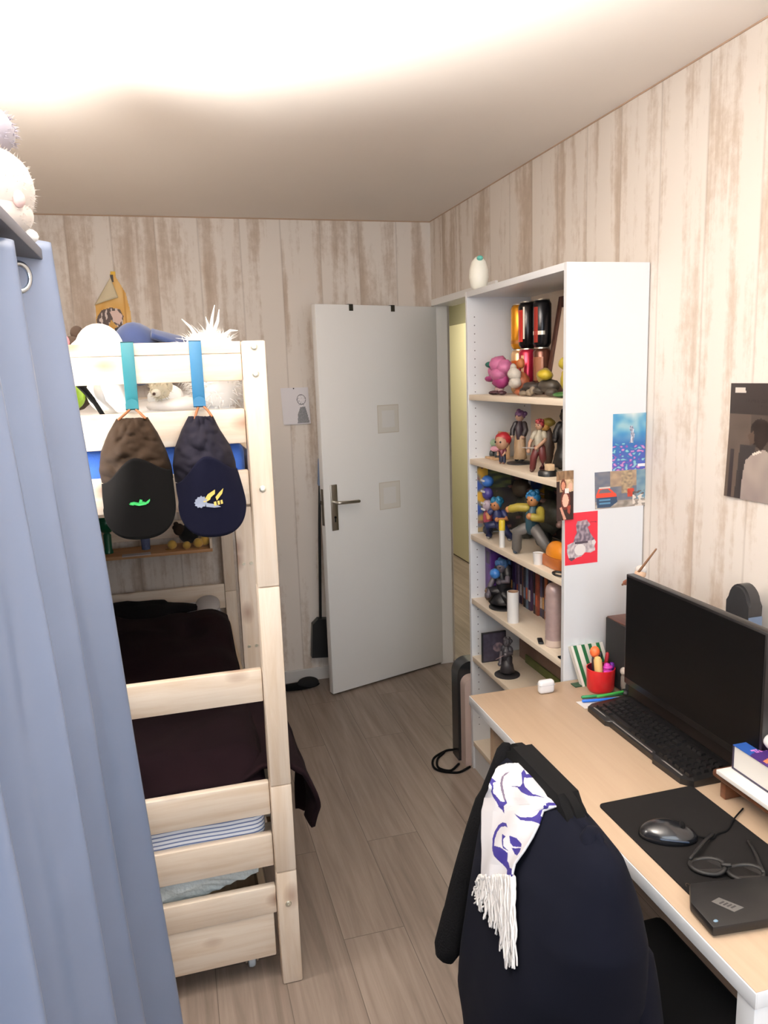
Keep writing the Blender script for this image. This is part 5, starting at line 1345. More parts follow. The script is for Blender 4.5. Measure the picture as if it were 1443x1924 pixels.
def loop(cx, cy, rx, ry, rz):
    return [(cx + rx * math.cos(2 * PI * k / 24) * math.cos(rz) - ry * math.sin(2 * PI * k / 24) * math.sin(rz), cy + rx * math.cos(2 * PI * k / 24) * math.sin(rz) + ry * math.sin(2 * PI * k / 24) * math.cos(rz), MZ + .006 + .008 * max(0, math.sin(2 * PI * k / 24 + 1))) for k in range(25)]
bm = B(); tube(bm, loop(.945, 1.145, .032, .022, -.6), .0045, 8, cap=False); tube(bm, loop(1.0, 1.105, .032, .022, -.6), .0045, 8, cap=False); tube(bm, [(.968, 1.13, MZ + .016), (.978, 1.122, MZ + .018)], .004, 8); obj('rim', bm, GL, t, smooth=2)
bm = B()
for cx, cy in ((.945, 1.145), (1.0, 1.105)):
    q = loop(cx, cy, .03, .02, -.6)[:-1]; bm.faces.new([bm.verts.new(p) for p in q])
o = obj('lens', bm, mat('dark_lens', (10, 8, 8), .35), t, smooth=None); solid(o, .0015, 0)
bm = B()
for (a, b_) in (((.925, 1.17), (1.03, 1.235)), ((1.025, 1.085), (1.08, 1.19))): tube(bm, spline([(a[0], a[1], MZ + .013), ((a[0] * .4 + b_[0] * .6), (a[1] * .4 + b_[1] * .6), MZ + .012), (b_[0], b_[1], MZ + .0045)], 5), .0038, 8)
obj('temple', bm, GL, t, smooth=2)
t = thing('external_drive', 'black box with a silver label at the near end of the mouse mat', 'device', (.93, 1.03, MZ))
bm = B(); prism(bm, [(.833, .988), (1.02, .968), (1.05, 1.02), (1.02, 1.075), (.87, 1.10), (.838, 1.055)], lambda u, v, h: (u, v, h), MZ + .0003, MZ + .020); bmesh.ops.bevel(bm, geom=bm.edges[:], offset=.004, segments=2, affect='EDGES', profile=.5)
obj('shell', bm, mat('device_black', (12, 11, 12), .5), t, smooth=.6)
bm = B(); prism(bm, [(.873, 1.043), (.893, 1.048), (.917, 1.012), (.893, 1.008)], lambda u, v, h: (u, v, h), MZ + .0203, MZ + .0210); lp = obj('label_plate', bm, mat('silver_label', (112, 110, 108), .4, metal=.4), t, smooth=None)
bm = B()
for k in range(4): 
    f = .2 + .18 * k
    a = Vector((.878, 1.041, 0)).lerp(Vector((.90, 1.012, 0)), f); prism(bm, [(a.x, a.y), (a.x + .011, a.y + .002), (a.x + .012, a.y - .001), (a.x + .001, a.y - .003)], lambda u, v, h: (u, v, h), MZ + .0211, MZ + .0214)
obj('label_print', bm, mat('label_dark_print', (52, 50, 50), .5), lp, smooth=None)
bm = B(); ball(bm, (.848, 1.0, MZ + .0165), (.006, .004, .006), 10); obj('indicator', bm, mat('blue_grey_lens', (112, 140, 160), .2), t)

# wooden riser with papers and book at the right edge
t = thing('desk_riser', 'dark wooden riser beside the keyboard, under white paper', 'riser', (1.17, 1.22, DZ))
bm = B(); box(bm, 1.135, 1.38, .98, 1.375, DZ + .048, DZ + .066, .006, seg=3); obj('board', bm, DARKWOOD, t)
for y0 in (.99, 1.345):
    bm = B(); box(bm, 1.15, 1.37, y0, y0 + .018, DZ + .0003, DZ + .048, .002); obj('support', bm, DARKWOOD, t)
RZ = DZ + .0665
bm = B(); box(bm, 1.128, 1.31, 1.0, 1.352, RZ, RZ + .010, .0008); solo('paper_stack', bm, mat('white_paper', (238, 236, 232), .7), 'stack of white paper sheets under the blue book', 'paper')
t = thing('book', 'thick book with a blue and purple cover on the white paper', 'book', (1.25, 1.24, RZ + .0104))
bz = RZ + .0104
bm = B(); box(bm, 1.166, 1.33, 1.105, 1.342, bz + .003, bz + .056, .0); obj('pages', bm, mat('book_page_edge', (222, 218, 212), .8), t)
def cover(u, v):
    # u across from the far-left corner, v towards the near end
    c = (38, 78, 150)
    if v + u * .3 > .22: c = (58, 34, 98)
    if inpoly(u, v, [(.05, .34), (.4, .26), (.6, .45), (.1, .62)]): c = (222, 122, 78)
    if .14 < v < .2 and .1 < u < .6 and rnd_noise(u * 4, v * 2, 12, 1) > 0: c = (206, 130, 206)
    return c
bm = B(); box(bm, 1.163, 1.333, 1.102, 1.345, bz, bz + .003, .0004); box(bm, 1.163, 1.333, 1.342, 1.345, bz + .003, bz + .056, .0004); obj('cover', bm, mat('book_navy', (40, 34, 56), .4), t)
printed('cover_print', (1.163, 1.345, bz + .0575), (1, 0, 0), (0, -1, 0), .17, .243, 60, 86, cover, None, None, parent=t)
t = thing('white_earcup', 'white rounded gadget lying on the blue book', 'gadget', (1.215, 1.265, bz + .058))
bm = B(); ball(bm, (1.232, 1.262, bz + .058 + .0225), (.036, .062, .022), 24); obj('shell', bm, mat('white_gloss', (240, 240, 242), .25), t, smooth=2)
bm = B(); box(bm, 1.219, 1.245, 1.24, 1.285, bz + .0582, bz + .0625, .003); obj('pad', bm, mat('grey_rubber', (150, 150, 156), .6), t)
bm = B(); ball(bm, (1.30, 1.385, DZ + .09), (.035, .035, .09), 16); 
solo('bottle', bm, mat('dark_red_plastic', (130, 20, 40), .4), 'dark red bottle half hidden at the right end of the monitor', 'bottle')

# far end of the desk
t = thing('earbud_case', 'white earbud case lying at the far edge of the desk', 'earbud case', (1.047, 2.02, DZ))
bm = B(); box(bm, 1.022, 1.074, 2.006, 2.030, DZ + .0003, DZ + .043, .0105, seg=5, rot=about((1.047, 2.018, DZ + .011), Matrix.Rotation(-.0, 4, 'X'))); obj('shell', bm, mat('white_gloss', (240, 240, 242)), t, smooth=1.2)
bm = B(); box(bm, 1.0215, 1.0745, 2.0055, 2.0305, DZ + .0275, DZ + .0281, .0); obj('seam', bm, mat('seam_grey', (176, 176, 178), .5), t)
# striped packet
t = thing('packet', 'green and white striped packet leaning at the bookcase side', 'packet', (1.21, 2.05, DZ))
bm = B()
def pk(u, v):
    x = 1.155 + .112 * u + .012 * (1 - v) * 1 ; z = DZ + .0015 + .118 * (1 - v)
    return (1.158 + .112 * u + .016 * v, 2.066 - .05 * v, z)
V = grid(bm, pk, 28, 8, mfn=lambda u, v: int(u * 8.6 + .35) % 2)
o = obj('wrapper', bm, [mat('packet_white', (226, 222, 212), .45), mat('packet_green', (26, 92, 54), .45)], t, smooth=None); solid(o, .018, -1)
bm = B(); box(bm, 1.15, 1.19, 2.02, 2.05, DZ + .0003, DZ + .004, .001); obj('flap', bm, mat('dark_green_leafy', (40, 66, 44), .6), t)
# red pen cup with its contents
t = thing('pen_cup', 'red pen cup on the desk before the striped packet', 'cup', (1.215, 1.985, DZ))
bm = B(); lathe(bm, [(0, .0003), (.034, .0003), (.041, .012), (.0435, .075), (.0405, .075), (.037, .012), (0, .008)], (1.212, 1.978, DZ), 32, mis=[0, 0, 0, 0, 1, 1, 1]); obj('cup_wall', bm, [mat('red_plastic', (196, 32, 36), .35), mat('dark_red_inside', (110, 24, 44), .5)], t, smooth=1.2)
bm = B(); lathe(bm, [(0, 0), (.035, 0), (.035, .0012), (0, .0012)], (1.212, 1.978, DZ + .009), 24); obj('liner', bm, mat('dark_red_inside', (110, 24, 44)), t)
bm = B(); tube(bm, [(1.200, 1.962, DZ + .021), (1.194, 1.966, DZ + .105)], .0125, 12); o = solo('marker', bm, mat('cream_marker', (226, 186, 120), .5), 'thick cream marker standing in the red pen cup', 'marker')
t = thing('highlighter', 'orange capped highlighter standing in the red pen cup', 'highlighter', (1.203, 1.99, DZ + .012))
bm = B(); tube(bm, [(1.205, 1.995, DZ + .022), (1.2, 1.992, DZ + .1)], .010, 10); obj('barrel', bm, mat('dark_barrel', (50, 36, 40), .4), t)
bm = B(); ball(bm, (1.199, 1.991, DZ + .122), (.016, .015, .018), 12); obj('cap', bm, mat('orange_cap', (236, 112, 62), .4), t)
bm = B(); tube(bm, [(1.226, 1.958, DZ + .021), (1.222, 1.956, DZ + .045), (1.220, 1.955, DZ + .085)], [.011, .013, .012], 12)
for k in range(4): ball(bm, (1.221, 1.952, DZ + .045 + .013 * k), (.0155, .013, .0055), 12)
solo('ribbed_pen', bm, mat('magenta_plastic', (186, 52, 160), .4), 'ribbed magenta pen standing in the red pen cup', 'pen', smooth=2)
bm = B(); tube(bm, [(1.236, 1.972, DZ + .021), (1.244, 1.968, DZ + .082)], .009, 10); solo('pen', bm, mat('violet_plastic', (86, 24, 130), .4), 'violet pen leaning in the red pen cup', 'pen')
bm = B(); tube(bm, [(1.232, 1.995, DZ + .022), (1.245, 1.995, DZ + .108)], .006, 8); solo('pen', bm, mat('dark_red_pen', (150, 30, 40), .4), 'dark red pen at the back of the red pen cup', 'pen')
bm = B(); tube(bm, [(1.215, 1.998, DZ + .022), (1.222, 1.998, DZ + .112)], .0065, 8); solo('pen', bm, BLACK, 'black pen at the back of the red pen cup', 'pen')
printed('card', (1.098, 1.925, DZ + .002), (1, -.06, 0), (.02, -1, 0), .14, .05, 8, 4, lambda u, v: (234, 230, 226), 'white card lying under the pens on the desk', 'card', thick=.001)
for pts, r, nm, rgb, lab in (([(1.115, 1.912, .0075), (1.23, 1.89, .0075)], .0045, 'pen', (28, 100, 196), 'blue pen lying on the white card'),
                             ([(1.128, 1.938, .007), (1.26, 1.918, .007)], .0048, 'pen', (24, 120, 70), 'green pen lying behind the blue pen on the white card'),
                             ([(1.16, 1.905, .0175), (1.25, 1.915, .0155)], .004, 'pen', (58, 150, 66), 'light green pen lying across the blue and green pens')):
    bm = B(); tube(bm, [(p[0], p[1], DZ + p[2]) for p in pts], r, 10); solo(nm, bm, mat('pen_%d' % rgb[1], rgb, .35), lab, 'pen', 'pens on the white card')
bricklump('toy_creature', 'small grey and white toy animal between the red cup and the monitor', (1.275, 1.935, DZ + .0003), [
    ('body', (150, 140, 132), [((0, 0, .035), (.018, .02, .036))]), ('head', (226, 216, 206), [((-.008, -.004, .072), (.015, .017, .014))]), ('ear', (196, 176, 152), [((.002, .008, .092), (.014, .016, .012))]), ('paw', (36, 36, 38), [((-.012, -.016, .010), (.014, .016, .010))])])
t = thing('speaker', 'dark wooden speaker box standing behind the monitor by the bookcase', 'speaker', (1.34, 2.0, DZ))
bm = B(); box(bm, 1.268, 1.40, 1.905, 2.04, DZ + .0003, .922, .003); obj('cabinet', bm, wood('dark_speaker_wood', (92, 52, 38), (60, 32, 24), 1, 1, .4), t)
bm = B(); box(bm, 1.2635, 1.268, 1.903, 2.037, DZ + .004, .919, .001); box(bm, 1.27, 1.398, 1.9005, 1.905, DZ + .004, .919, .001); obj('grille', bm, mat('black_speaker_cloth', (14, 13, 15), .9), t)
t = thing('figurine', 'little toy swordsman with a brown stick on top of the dark speaker', 'figurine', (1.325, 1.96, .9225))
bm = B(); tube(bm, [(1.325, 1.955, .926), (1.325, 1.95, 1.05)], [.02, .016], 10); obj('cloak', bm, mat('toy_grey_blue', (86, 92, 110), .6), t, smooth=2)
bm = B(); ball(bm, (1.322, 1.948, 1.075), (.017, .017, .018), 12); obj('body', bm, mat('toy_skin', (226, 190, 160), .6), t)
bm = B(); ball(bm, (1.326, 1.95, 1.086), (.018, .018, .014), 12); obj('hair', bm, mat('toy_white_hair', (226, 220, 214), .6), t)
bm = B(); tube(bm, [(1.315, 2.03, 1.02), (1.312, 1.94, 1.085), (1.312, 1.86, 1.17)], [.0035, .004, .0025], 6); obj('stick', bm, mat('brown_stick', (140, 104, 78), .6), t)
bm = B(); tube(bm, [(1.318, 1.965, 1.04), (1.305, 1.985, 1.045), (1.305, 2.0, 1.035)], .008, 8); obj('sleeve', bm, mat('toy_rust', (150, 92, 66), .6), t)
t = thing('router', 'black rounded gadget standing behind the monitor at the wall', 'gadget', (1.345, 1.55, DZ))
bm = B(); prism(bm, [(-.038, 0), (.038, 0), (.040, .36)] + [(.040 * math.cos(a), .385 + .05 * math.sin(a)) for a in [PI * k / 12 for k in range(13)]] + [(-.040, .36)], lambda u, v, h: (1.335 + h, 1.553 + u, DZ + .0003 + v), 0, .04); bmesh.ops.bevel(bm, geom=[e for e in bm.edges if abs(e.verts[0].co.x - e.verts[1].co.x) < .001], offset=.006, segments=2, affect='EDGES'); obj('shell', bm, mat('router_black', (36, 36, 38), .4), t, smooth=.7)
bm = B(); box(bm, 1.3351, 1.375, 1.511, 1.5128, DZ + .02, DZ + .36); obj('side_trim', bm, mat('blue_grey_trim', (96, 112, 136), .4), t)

# ------------------------------------------------------------------ chair with the jacket and the scarf
ch = thing('desk_chair', 'black desk chair pushed to the desk, hidden under a dark jacket', 'chair', (.72, 1.13, 0), 0)
bm = B(); prism(bm, rrect(1.03, 1.318, .50, .974, .055), lambda u, v, h: (.606 + h - (.974 - v) * .0, u, v), -.02, .02); bmesh.ops.bevel(bm, geom=[e for e in bm.edges if abs(e.verts[0].co.x - e.verts[1].co.x) < 1e-4], offset=.0125, segments=3, affect='EDGES'); obj('backrest', bm, BLACKM, ch)
bm = B(); box(bm, .60, .98, .92, 1.33, .41, .475, .02, seg=3); obj('seat', bm, BLACKM, ch)
bm = B(); box(bm, .575, .61, 1.11, 1.16, .38, .60, .005); box(bm, .59, .8, 1.11, 1.16, .38, .405, .004); obj('back_arm', bm, BLACK, ch)
bm = B(); tube(bm, [(.8, 1.13, .10), (.8, 1.13, .40)], [.03, .022], 12); obj('gas_post', bm, BLACK, ch)
for k in range(5):
    a = 2 * PI * k / 5 + .3
    bm = B(); tube(bm, [(.8, 1.13, .10), (.8 + .26 * math.cos(a), 1.13 + .26 * math.sin(a), .07)], [.022, .014], 8); st = obj('base_arm', bm, BLACK, ch)
    bm = B(); ball(bm, (.8 + .26 * math.cos(a), 1.13 + .26 * math.sin(a), .028), (.028, .02, .028), 14); obj('caster', bm, BLACK, st)
LVL = [(.948, .012, .608, 1.13, .155), (.94, .03, .606, 1.13, .18), (.925, .045, .604, 1.128, .197), (.90, .06, .60, 1.12, .2), (.85, .085, .595, 1.11, .205), (.8, .1, .59, 1.1, .21), (.7, .12, .585, 1.1, .205), (.6, .14, .585, 1.11, .19), (.5, .15, .585, 1.12, .185), (.4, .15, .585, 1.12, .18), (.3, .145, .585, 1.12, .17)]
def lvl(z):
    if z >= LVL[0][0]: return LVL[0][1:]
    for a, b_ in zip(LVL[:-1], LVL[1:]):
        if a[0] >= z >= b_[0]:
            f = (a[0] - z) / (a[0] - b_[0]); return tuple(a[i] * (1 - f) + b_[i] * f for i in range(1, 5))
    return LVL[-1][1:]
def jk(u, v):
    a = 2 * PI * u
    ca, sa = math.cos(a), math.sin(a)
    hem = .43 + .09 * sa + .012 * math.sin(3 * a)
    z = .952 + (hem - .952) * v ** 1.25
    b_, cx, cy, aa = lvl(z)
    ex = 2 / 2.6
    x = cx + b_ * math.copysign(abs(ca) ** ex, ca); y = cy + aa * math.copysign(abs(sa) ** ex, sa)
    w = min(1, v * 1.3)
    f = .009 * math.sin(5 * a + 1.2 + 2 * v) * w + .006 * noise.noise(Vector((ca * 2.2, sa * 2.2, z * 5)))
    if ca < -.2: f = min(f, .004)
    return (x + ca * f, y + sa * f, z)
NAVY = mat('navy_jacket_cloth', (6, 8, 20), .95, var=.2, vscale=9, spec=.15)
jt = thing('jacket', 'dark navy jacket draped over the desk chair back', 'jacket', (.59, 1.11, .32))
bm = B(); V = grid(bm, jk, 96, 60, closed=True); bm.faces.new(V[0]); o = obj('body', bm, NAVY, jt, smooth=3); solid(o, .004, -1)
bm = B(); tube(bm, spline([(.592, 1.312, .935), (.553, 1.318, .83), (.506, 1.312, .70), (.474, 1.302, .60), (.455, 1.296, .545)], 6), [.024] * 6 + [.029] * 12 + [.031] * 7, 14, flat=.75); o = obj('sleeve', bm, mat('black_fleece', (6, 6, 8), .97, spec=.15, bump=.3, bscale=260), jt, smooth=3, label='black fleece sleeve')
bm = B(); tube(bm, spline([(.606, 1.0, .93), (.64, .955, .80), (.66, .93, .65), (.665, .93, .52)], 6), [.03] * 8 + [.042] * 11, 14, flat=.7); o = obj('sleeve', bm, NAVY, jt, smooth=3)
GRID= [[(0.575, 1.266, 0.938), (0.577, 1.26, 0.941), (0.58, 1.255, 0.943), (0.582, 1.25, 0.945), (0.584, 1.245, 0.947), (0.587, 1.241, 0.948), (0.591, 1.239, 0.949)], [(0.568, 1.282, 0.924), (0.57, 1.264, 0.933), (0.574, 1.252, 0.938), (0.578, 1.241, 0.943), (0.583, 1.231, 0.948), (0.59, 1.226, 0.949), (0.599, 1.224, 0.949)], [(0.553, 1.268, 0.926), (0.565, 1.265, 0.926), (0.569, 1.245, 0.935), (0.576, 1.232, 0.941), (0.582, 1.217, 0.948), (0.592, 1.212, 0.949), (0.603, 1.208, 0.948)], [(0.542, 1.259, 0.917), (0.556, 1.255, 0.916), (0.561, 1.23, 0.928), (0.568, 1.213, 0.936), (0.576, 1.196, 0.944), (0.585, 1.183, 0.949), (0.598, 1.178, 0.949)], [(0.532, 1.247, 0.908), (0.548, 1.243, 0.907), (0.554, 1.217, 0.921), (0.561, 1.195, 0.931), (0.57, 1.178, 0.939), (0.579, 1.161, 0.946), (0.591, 1.152, 0.949)], [(0.54, 1.276, 0.868), (0.539, 1.226, 0.897), (0.546, 1.197, 0.912), (0.554, 1.171, 0.924), (0.563, 1.15, 0.934), (0.574, 1.132, 0.943), (0.585, 1.117, 0.949)], [(0.531, 1.262, 0.861), (0.533, 1.21, 0.89), (0.542, 1.175, 0.909), (0.553, 1.148, 0.922), (0.564, 1.122, 0.935), (0.576, 1.101, 0.945), (0.592, 1.088, 0.949)], [(0.525, 1.255, 0.855), (0.527, 1.213, 0.879), (0.533, 1.183, 0.895), (0.541, 1.158, 0.908), (0.55, 1.137, 0.919), (0.558, 1.116, 0.929), (0.567, 1.098, 0.938)], [(0.515, 1.235, 0.841), (0.517, 1.197, 0.863), (0.523, 1.17, 0.879), (0.53, 1.145, 0.892), (0.537, 1.123, 0.904), (0.545, 1.104, 0.914), (0.553, 1.086, 0.923)], [(0.505, 1.218, 0.825), (0.507, 1.184, 0.847), (0.513, 1.158, 0.861), (0.519, 1.137, 0.873), (0.526, 1.117, 0.885), (0.532, 1.096, 0.896), (0.539, 1.079, 0.905)], [(0.497, 1.201, 0.811), (0.499, 1.173, 0.828), (0.503, 1.15, 0.843), (0.508, 1.129, 0.855), (0.514, 1.111, 0.865), (0.52, 1.094, 0.875), (0.525, 1.077, 0.884)], [(0.49, 1.188, 0.793), (0.492, 1.164, 0.809), (0.495, 1.145, 0.821), (0.499, 1.127, 0.832), (0.502, 1.109, 0.843), (0.507, 1.094, 0.853), (0.511, 1.08, 0.861)], [(0.485, 1.176, 0.778), (0.486, 1.153, 0.793), (0.488, 1.133, 0.807), (0.492, 1.118, 0.816), (0.496, 1.103, 0.826), (0.5, 1.088, 0.835), (0.503, 1.073, 0.844)]]
STRANDS= [[(0.485, 1.176, 0.78), (0.482, 1.181, 0.767), (0.48, 1.185, 0.754), (0.478, 1.191, 0.74)], [(0.485, 1.172, 0.783), (0.483, 1.173, 0.772), (0.48, 1.174, 0.761), (0.477, 1.174, 0.75)], [(0.485, 1.168, 0.786), (0.482, 1.167, 0.77), (0.478, 1.167, 0.755), (0.474, 1.167, 0.739)], [(0.485, 1.163, 0.789), (0.482, 1.167, 0.772), (0.479, 1.17, 0.757), (0.475, 1.174, 0.74)], [(0.486, 1.16, 0.79), (0.481, 1.16, 0.772), (0.477, 1.161, 0.753), (0.472, 1.161, 0.733)], [(0.486, 1.156, 0.793), (0.482, 1.156, 0.776), (0.478, 1.155, 0.759), (0.474, 1.156, 0.74)], [(0.487, 1.152, 0.796), (0.481, 1.149, 0.776), (0.476, 1.148, 0.755), (0.471, 1.146, 0.734)], [(0.487, 1.149, 0.798), (0.482, 1.145, 0.778), (0.476, 1.141, 0.758), (0.471, 1.138, 0.736)], [(0.487, 1.145, 0.801), (0.482, 1.136, 0.783), (0.477, 1.129, 0.763), (0.473, 1.122, 0.744)], [(0.488, 1.142, 0.803), (0.483, 1.136, 0.784), (0.478, 1.131, 0.766), (0.473, 1.126, 0.747)], [(0.488, 1.137, 0.806), (0.483, 1.13, 0.785), (0.478, 1.123, 0.765), (0.472, 1.116, 0.745)], [(0.489, 1.134, 0.808), (0.484, 1.123, 0.788), (0.478, 1.111, 0.768), (0.473, 1.099, 0.749)], [(0.49, 1.131, 0.809), (0.483, 1.12, 0.788), (0.478, 1.11, 0.765), (0.472, 1.1, 0.742)], [(0.49, 1.128, 0.811), (0.484, 1.115, 0.791), (0.478, 1.105, 0.77), (0.473, 1.094, 0.747)], [(0.491, 1.125, 0.813), (0.485, 1.115, 0.794), (0.48, 1.107, 0.773), (0.475, 1.098, 0.752)], [(0.491, 1.122, 0.815), (0.485, 1.109, 0.792), (0.478, 1.097, 0.769), (0.472, 1.085, 0.745)], [(0.492, 1.119, 0.817), (0.485, 1.102, 0.796), (0.479, 1.088, 0.774), (0.474, 1.074, 0.75)], [(0.493, 1.116, 0.819), (0.486, 1.099, 0.799), (0.48, 1.085, 0.778), (0.475, 1.072, 0.755)], [(0.494, 1.115, 0.82), (0.486, 1.096, 0.798), (0.48, 1.082, 0.774), (0.474, 1.067, 0.749)], [(0.494, 1.112, 0.822), (0.486, 1.091, 0.8), (0.481, 1.075, 0.776), (0.474, 1.058, 0.752)], [(0.495, 1.109, 0.824), (0.486, 1.086, 0.801), (0.48, 1.069, 0.774), (0.474, 1.053, 0.747)], [(0.496, 1.106, 0.825), (0.486, 1.083, 0.801), (0.48, 1.066, 0.774), (0.473, 1.05, 0.745)], [(0.496, 1.103, 0.827), (0.487, 1.08, 0.802), (0.48, 1.064, 0.773), (0.473, 1.048, 0.743)], [(0.497, 1.1, 0.829), (0.487, 1.079, 0.802), (0.48, 1.062, 0.772), (0.472, 1.046, 0.741)], [(0.498, 1.098, 0.83), (0.487, 1.077, 0.803), (0.479, 1.062, 0.771), (0.471, 1.049, 0.737)], [(0.498, 1.095, 0.832), (0.487, 1.069, 0.804), (0.479, 1.053, 0.769), (0.471, 1.035, 0.735)], [(0.499, 1.092, 0.834), (0.487, 1.065, 0.803), (0.478, 1.046, 0.767), (0.471, 1.028, 0.728)], [(0.5, 1.089, 0.836), (0.487, 1.064, 0.801), (0.477, 1.047, 0.761), (0.468, 1.029, 0.721)], [(0.5, 1.086, 0.838), (0.487, 1.06, 0.804), (0.479, 1.042, 0.765), (0.47, 1.024, 0.724)], [(0.501, 1.085, 0.839), (0.489, 1.059, 0.808), (0.48, 1.041, 0.771), (0.472, 1.024, 0.734)], [(0.502, 1.082, 0.84), (0.49, 1.057, 0.809), (0.481, 1.039, 0.773), (0.472, 1.023, 0.735)], [(0.502, 1.079, 0.842), (0.491, 1.052, 0.812), (0.482, 1.031, 0.779), (0.475, 1.014, 0.742)], [(0.503, 1.076, 0.844), (0.49, 1.049, 0.81), (0.481, 1.029, 0.772), (0.473, 1.012, 0.73)], [(0.504, 1.074, 0.845), (0.492, 1.046, 0.814), (0.483, 1.026, 0.778), (0.475, 1.008, 0.739)]]
# scarf lying on the jacket
SROWS = [1437, 1443, 1450, 1465, 1480, 1500, 1515, 1525, 1550, 1575, 1600, 1625, 1648]
SL = [953, 940, 932, 926, 922, 918, 915, 913, 911, 909, 908, 907, 907]
SR = [978, 992, 1003, 1012, 1018, 1030, 1052, 1022, 1014, 1003, 990, 975, 970]
def interp(x, X, Y):
    for a, b_, c, d in zip(X[:-1], X[1:], Y[:-1], Y[1:]):
        if a <= x <= b_: return c + (d - c) * (x - a) / (b_ - a)
    return Y[-1] if x > X[-1] else Y[0]
def scarf_pt(s, r):
    k = 0
    while k < len(SROWS) - 2 and SROWS[k + 1] < r: k += 1
    f = (r - SROWS[k]) / (SROWS[k + 1] - SROWS[k])
    q = s * 6; i = min(5, int(q)); g_ = q - i
    G = GRID
    p = (Vector(G[k][i]) * (1 - g_) + Vector(G[k][i + 1]) * g_) * (1 - f) + (Vector(G[k + 1][i]) * (1 - g_) + Vector(G[k + 1][i + 1]) * g_) * f
    # soft fold across the cloth
    n = Vector((-.86, -.25, .45)).normalized()
    return p + n * (.003 + .004 * math.sin(s * 9 + r * .03) * min(1, (r - 1437) / 40))
def cv(P): return [(890 + x / 8.018, 1400 + y / 8.018) for x, y in P]
PURP = [cv(p) for p in (
    [(265, 590), (290, 515), (380, 575), (325, 595), (360, 740), (440, 860), (490, 875), (510, 830), (530, 890), (480, 930), (485, 1040), (410, 920), (350, 780), (310, 640)],
    [(740, 450), (780, 400), (830, 470), (930, 490), (960, 525), (800, 520), (800, 590), (830, 650), (920, 740), (940, 765), (1100, 830), (890, 790), (760, 720), (680, 650), (560, 635), (740, 640), (775, 600), (760, 520)],
    [(670, 1050), (760, 1105), (900, 1100), (970, 1060), (1040, 960), (1150, 900), (1290, 905), (1290, 925), (1150, 925), (1060, 980), (1035, 1050), (1010, 1200), (900, 1160), (760, 1150)],
    [(575, 1260), (540, 1195), (470, 1180), (400, 1215), (340, 1310), (312, 1420), (330, 1560), (380, 1680), (480, 1810), (560, 1920), (620, 1900), (530, 1750), (545, 1620), (480, 1560), (365, 1535), (352, 1430), (385, 1320), (445, 1250), (530, 1240)],
    [(600, 1375), (680, 1410), (740, 1500), (742, 1552), (620, 1530), (595, 1480)], [(600, 1555), (742, 1568), (735, 1630), (700, 1690), (640, 1660)],
    [(490, 1350), (550, 1390), (515, 1430), (510, 1530), (560, 1600), (500, 1560)],
    [(540, 1850), (650, 1880), (640, 2060), (560, 2060)])]
GREYP = [cv(p) for p in ([(458, 700), (452, 600), (470, 500), (520, 440), (580, 415), (500, 490), (478, 600), (490, 720), (510, 850), (490, 860)],)]
PALE = cv([(800, 540), (860, 525), (980, 560), (1060, 700), (1080, 770), (940, 740), (860, 660)])
def scol(s, v):
    r = 1437 + (1648 - 1437) * v
    x = interp(r, SROWS, SL) * (1 - s) + interp(r, SROWS, SR) * s
    for P in PURP:
        if inpoly(x, r, P): return 1
    for P in GREYP:
        if inpoly(x, r, P): return 2
    if inpoly(x, r, PALE): return 3
    return 0
sc = thing('scarf', 'white fan scarf with purple designs draped over the jacket', 'scarf', (.53, 1.15, .70))
bm = B(); grid(bm, lambda s, v: scarf_pt(s, 1437 + 211 * v), 150, 230, mfn=scol)
o = obj('cloth', bm, [mat('white_knit', (212, 209, 211), .9), mat('purple_knit', (34, 24, 104), .8), mat('grey_violet_line', (104, 92, 112), .8), mat('pale_grey_knit', (196, 198, 204), .85)], sc, smooth=3); solid(o, .004, 1)
bm = B()
rf = random.Random(4)
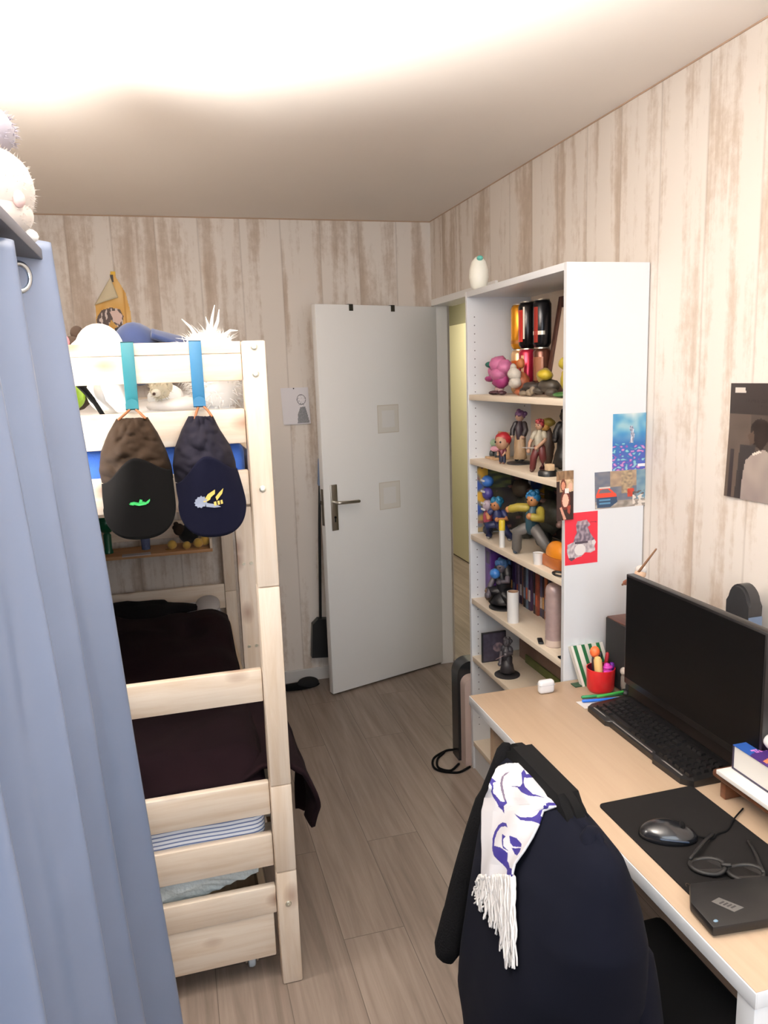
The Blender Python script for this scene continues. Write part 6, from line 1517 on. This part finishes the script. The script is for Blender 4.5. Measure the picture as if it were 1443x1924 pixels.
for k, pts in enumerate(STRANDS):
    n = Vector((-.8, -.35, .25)).normalized()
    for q in range(3):
        off = [Vector((rf.uniform(-.004, .004), rf.uniform(-.004, .004), rf.uniform(-.006, .006))) * i / 3 + n * (.006 + .004 * rf.random()) for i in range(4)]
        P = [Vector(p) + off[i] for i, p in enumerate(pts)]
        sp = spline(P, 4)
        for i in range(len(sp)): sp[i] = sp[i] + Vector((.0, .003 * math.sin(i * 1.3 + k + q), .0)) 
        tube(bm, sp, [.0030 - .0014 * i / (len(sp) - 1) for i in range(len(sp))], 5)
o = obj('fringe', bm, mat('white_fringe', (222, 218, 214), .9), sc, smooth=3)

# ------------------------------------------------------------------ light
def area(name, loc, rot, sx_, sy_, power, rgb, spread=None):
    l = bpy.data.lights.new(name, 'AREA'); l.shape = 'RECTANGLE'; l.size = sx_; l.size_y = sy_; l.energy = power; l.color = rgb
    if spread: l.spread = spread
    o = bpy.data.objects.new(name, l); COL.objects.link(o); o.location = loc; o.rotation_euler = rot
    return o
area('window_daylight', (.25, -.86, 1.77), (PI / 2, 0, 0), 1.95, 1.1, 78, (.80, .90, 1.0))
area('hall_lamp', (2.0, 5.6, 2.44), (0, 0, 0), .5, .5, 62, (1.0, .93, .78))
l = bpy.data.lights.new('unseen_bunk_light', 'POINT'); l.energy = 30; l.color = (1.0, .97, .93); l.shadow_soft_size = .07  # unseen light without a fixture, placed for the glow on the upper bunk
o = bpy.data.objects.new('unseen_bunk_light', l); COL.objects.link(o); o.location = (-.46, 1.83, 1.58)
l = bpy.data.lights.new('unseen_ceiling_spot', 'SPOT'); l.energy = 880; l.color = (1.0, .985, .96); l.spot_size = math.radians(154); l.spot_blend = .16; l.shadow_soft_size = .08  # unseen spot without a fixture, placed for the bright pool on the ceiling
o = bpy.data.objects.new('unseen_ceiling_spot', l); COL.objects.link(o); o.location = (-.45, .95, 2.0); o.rotation_euler = (PI, 0, 0)
W = bpy.data.worlds.new('daylight'); SC.world = W; W.use_nodes = True
W.node_tree.nodes['Background'].inputs[0].default_value = (.8, .88, 1, 1); W.node_tree.nodes['Background'].inputs[1].default_value = .4
SC.view_settings.view_transform = 'Standard'; SC.view_settings.look = 'None'; SC.view_settings.exposure = -0.72; SC.view_settings.gamma = 1.0
SC.view_settings.use_curve_mapping = False
SC.cycles.use_denoising = True
SC.cycles.max_bounces = 8; SC.cycles.diffuse_bounces = 5; SC.cycles.glossy_bounces = 3; SC.cycles.sample_clamp_indirect = 6.0
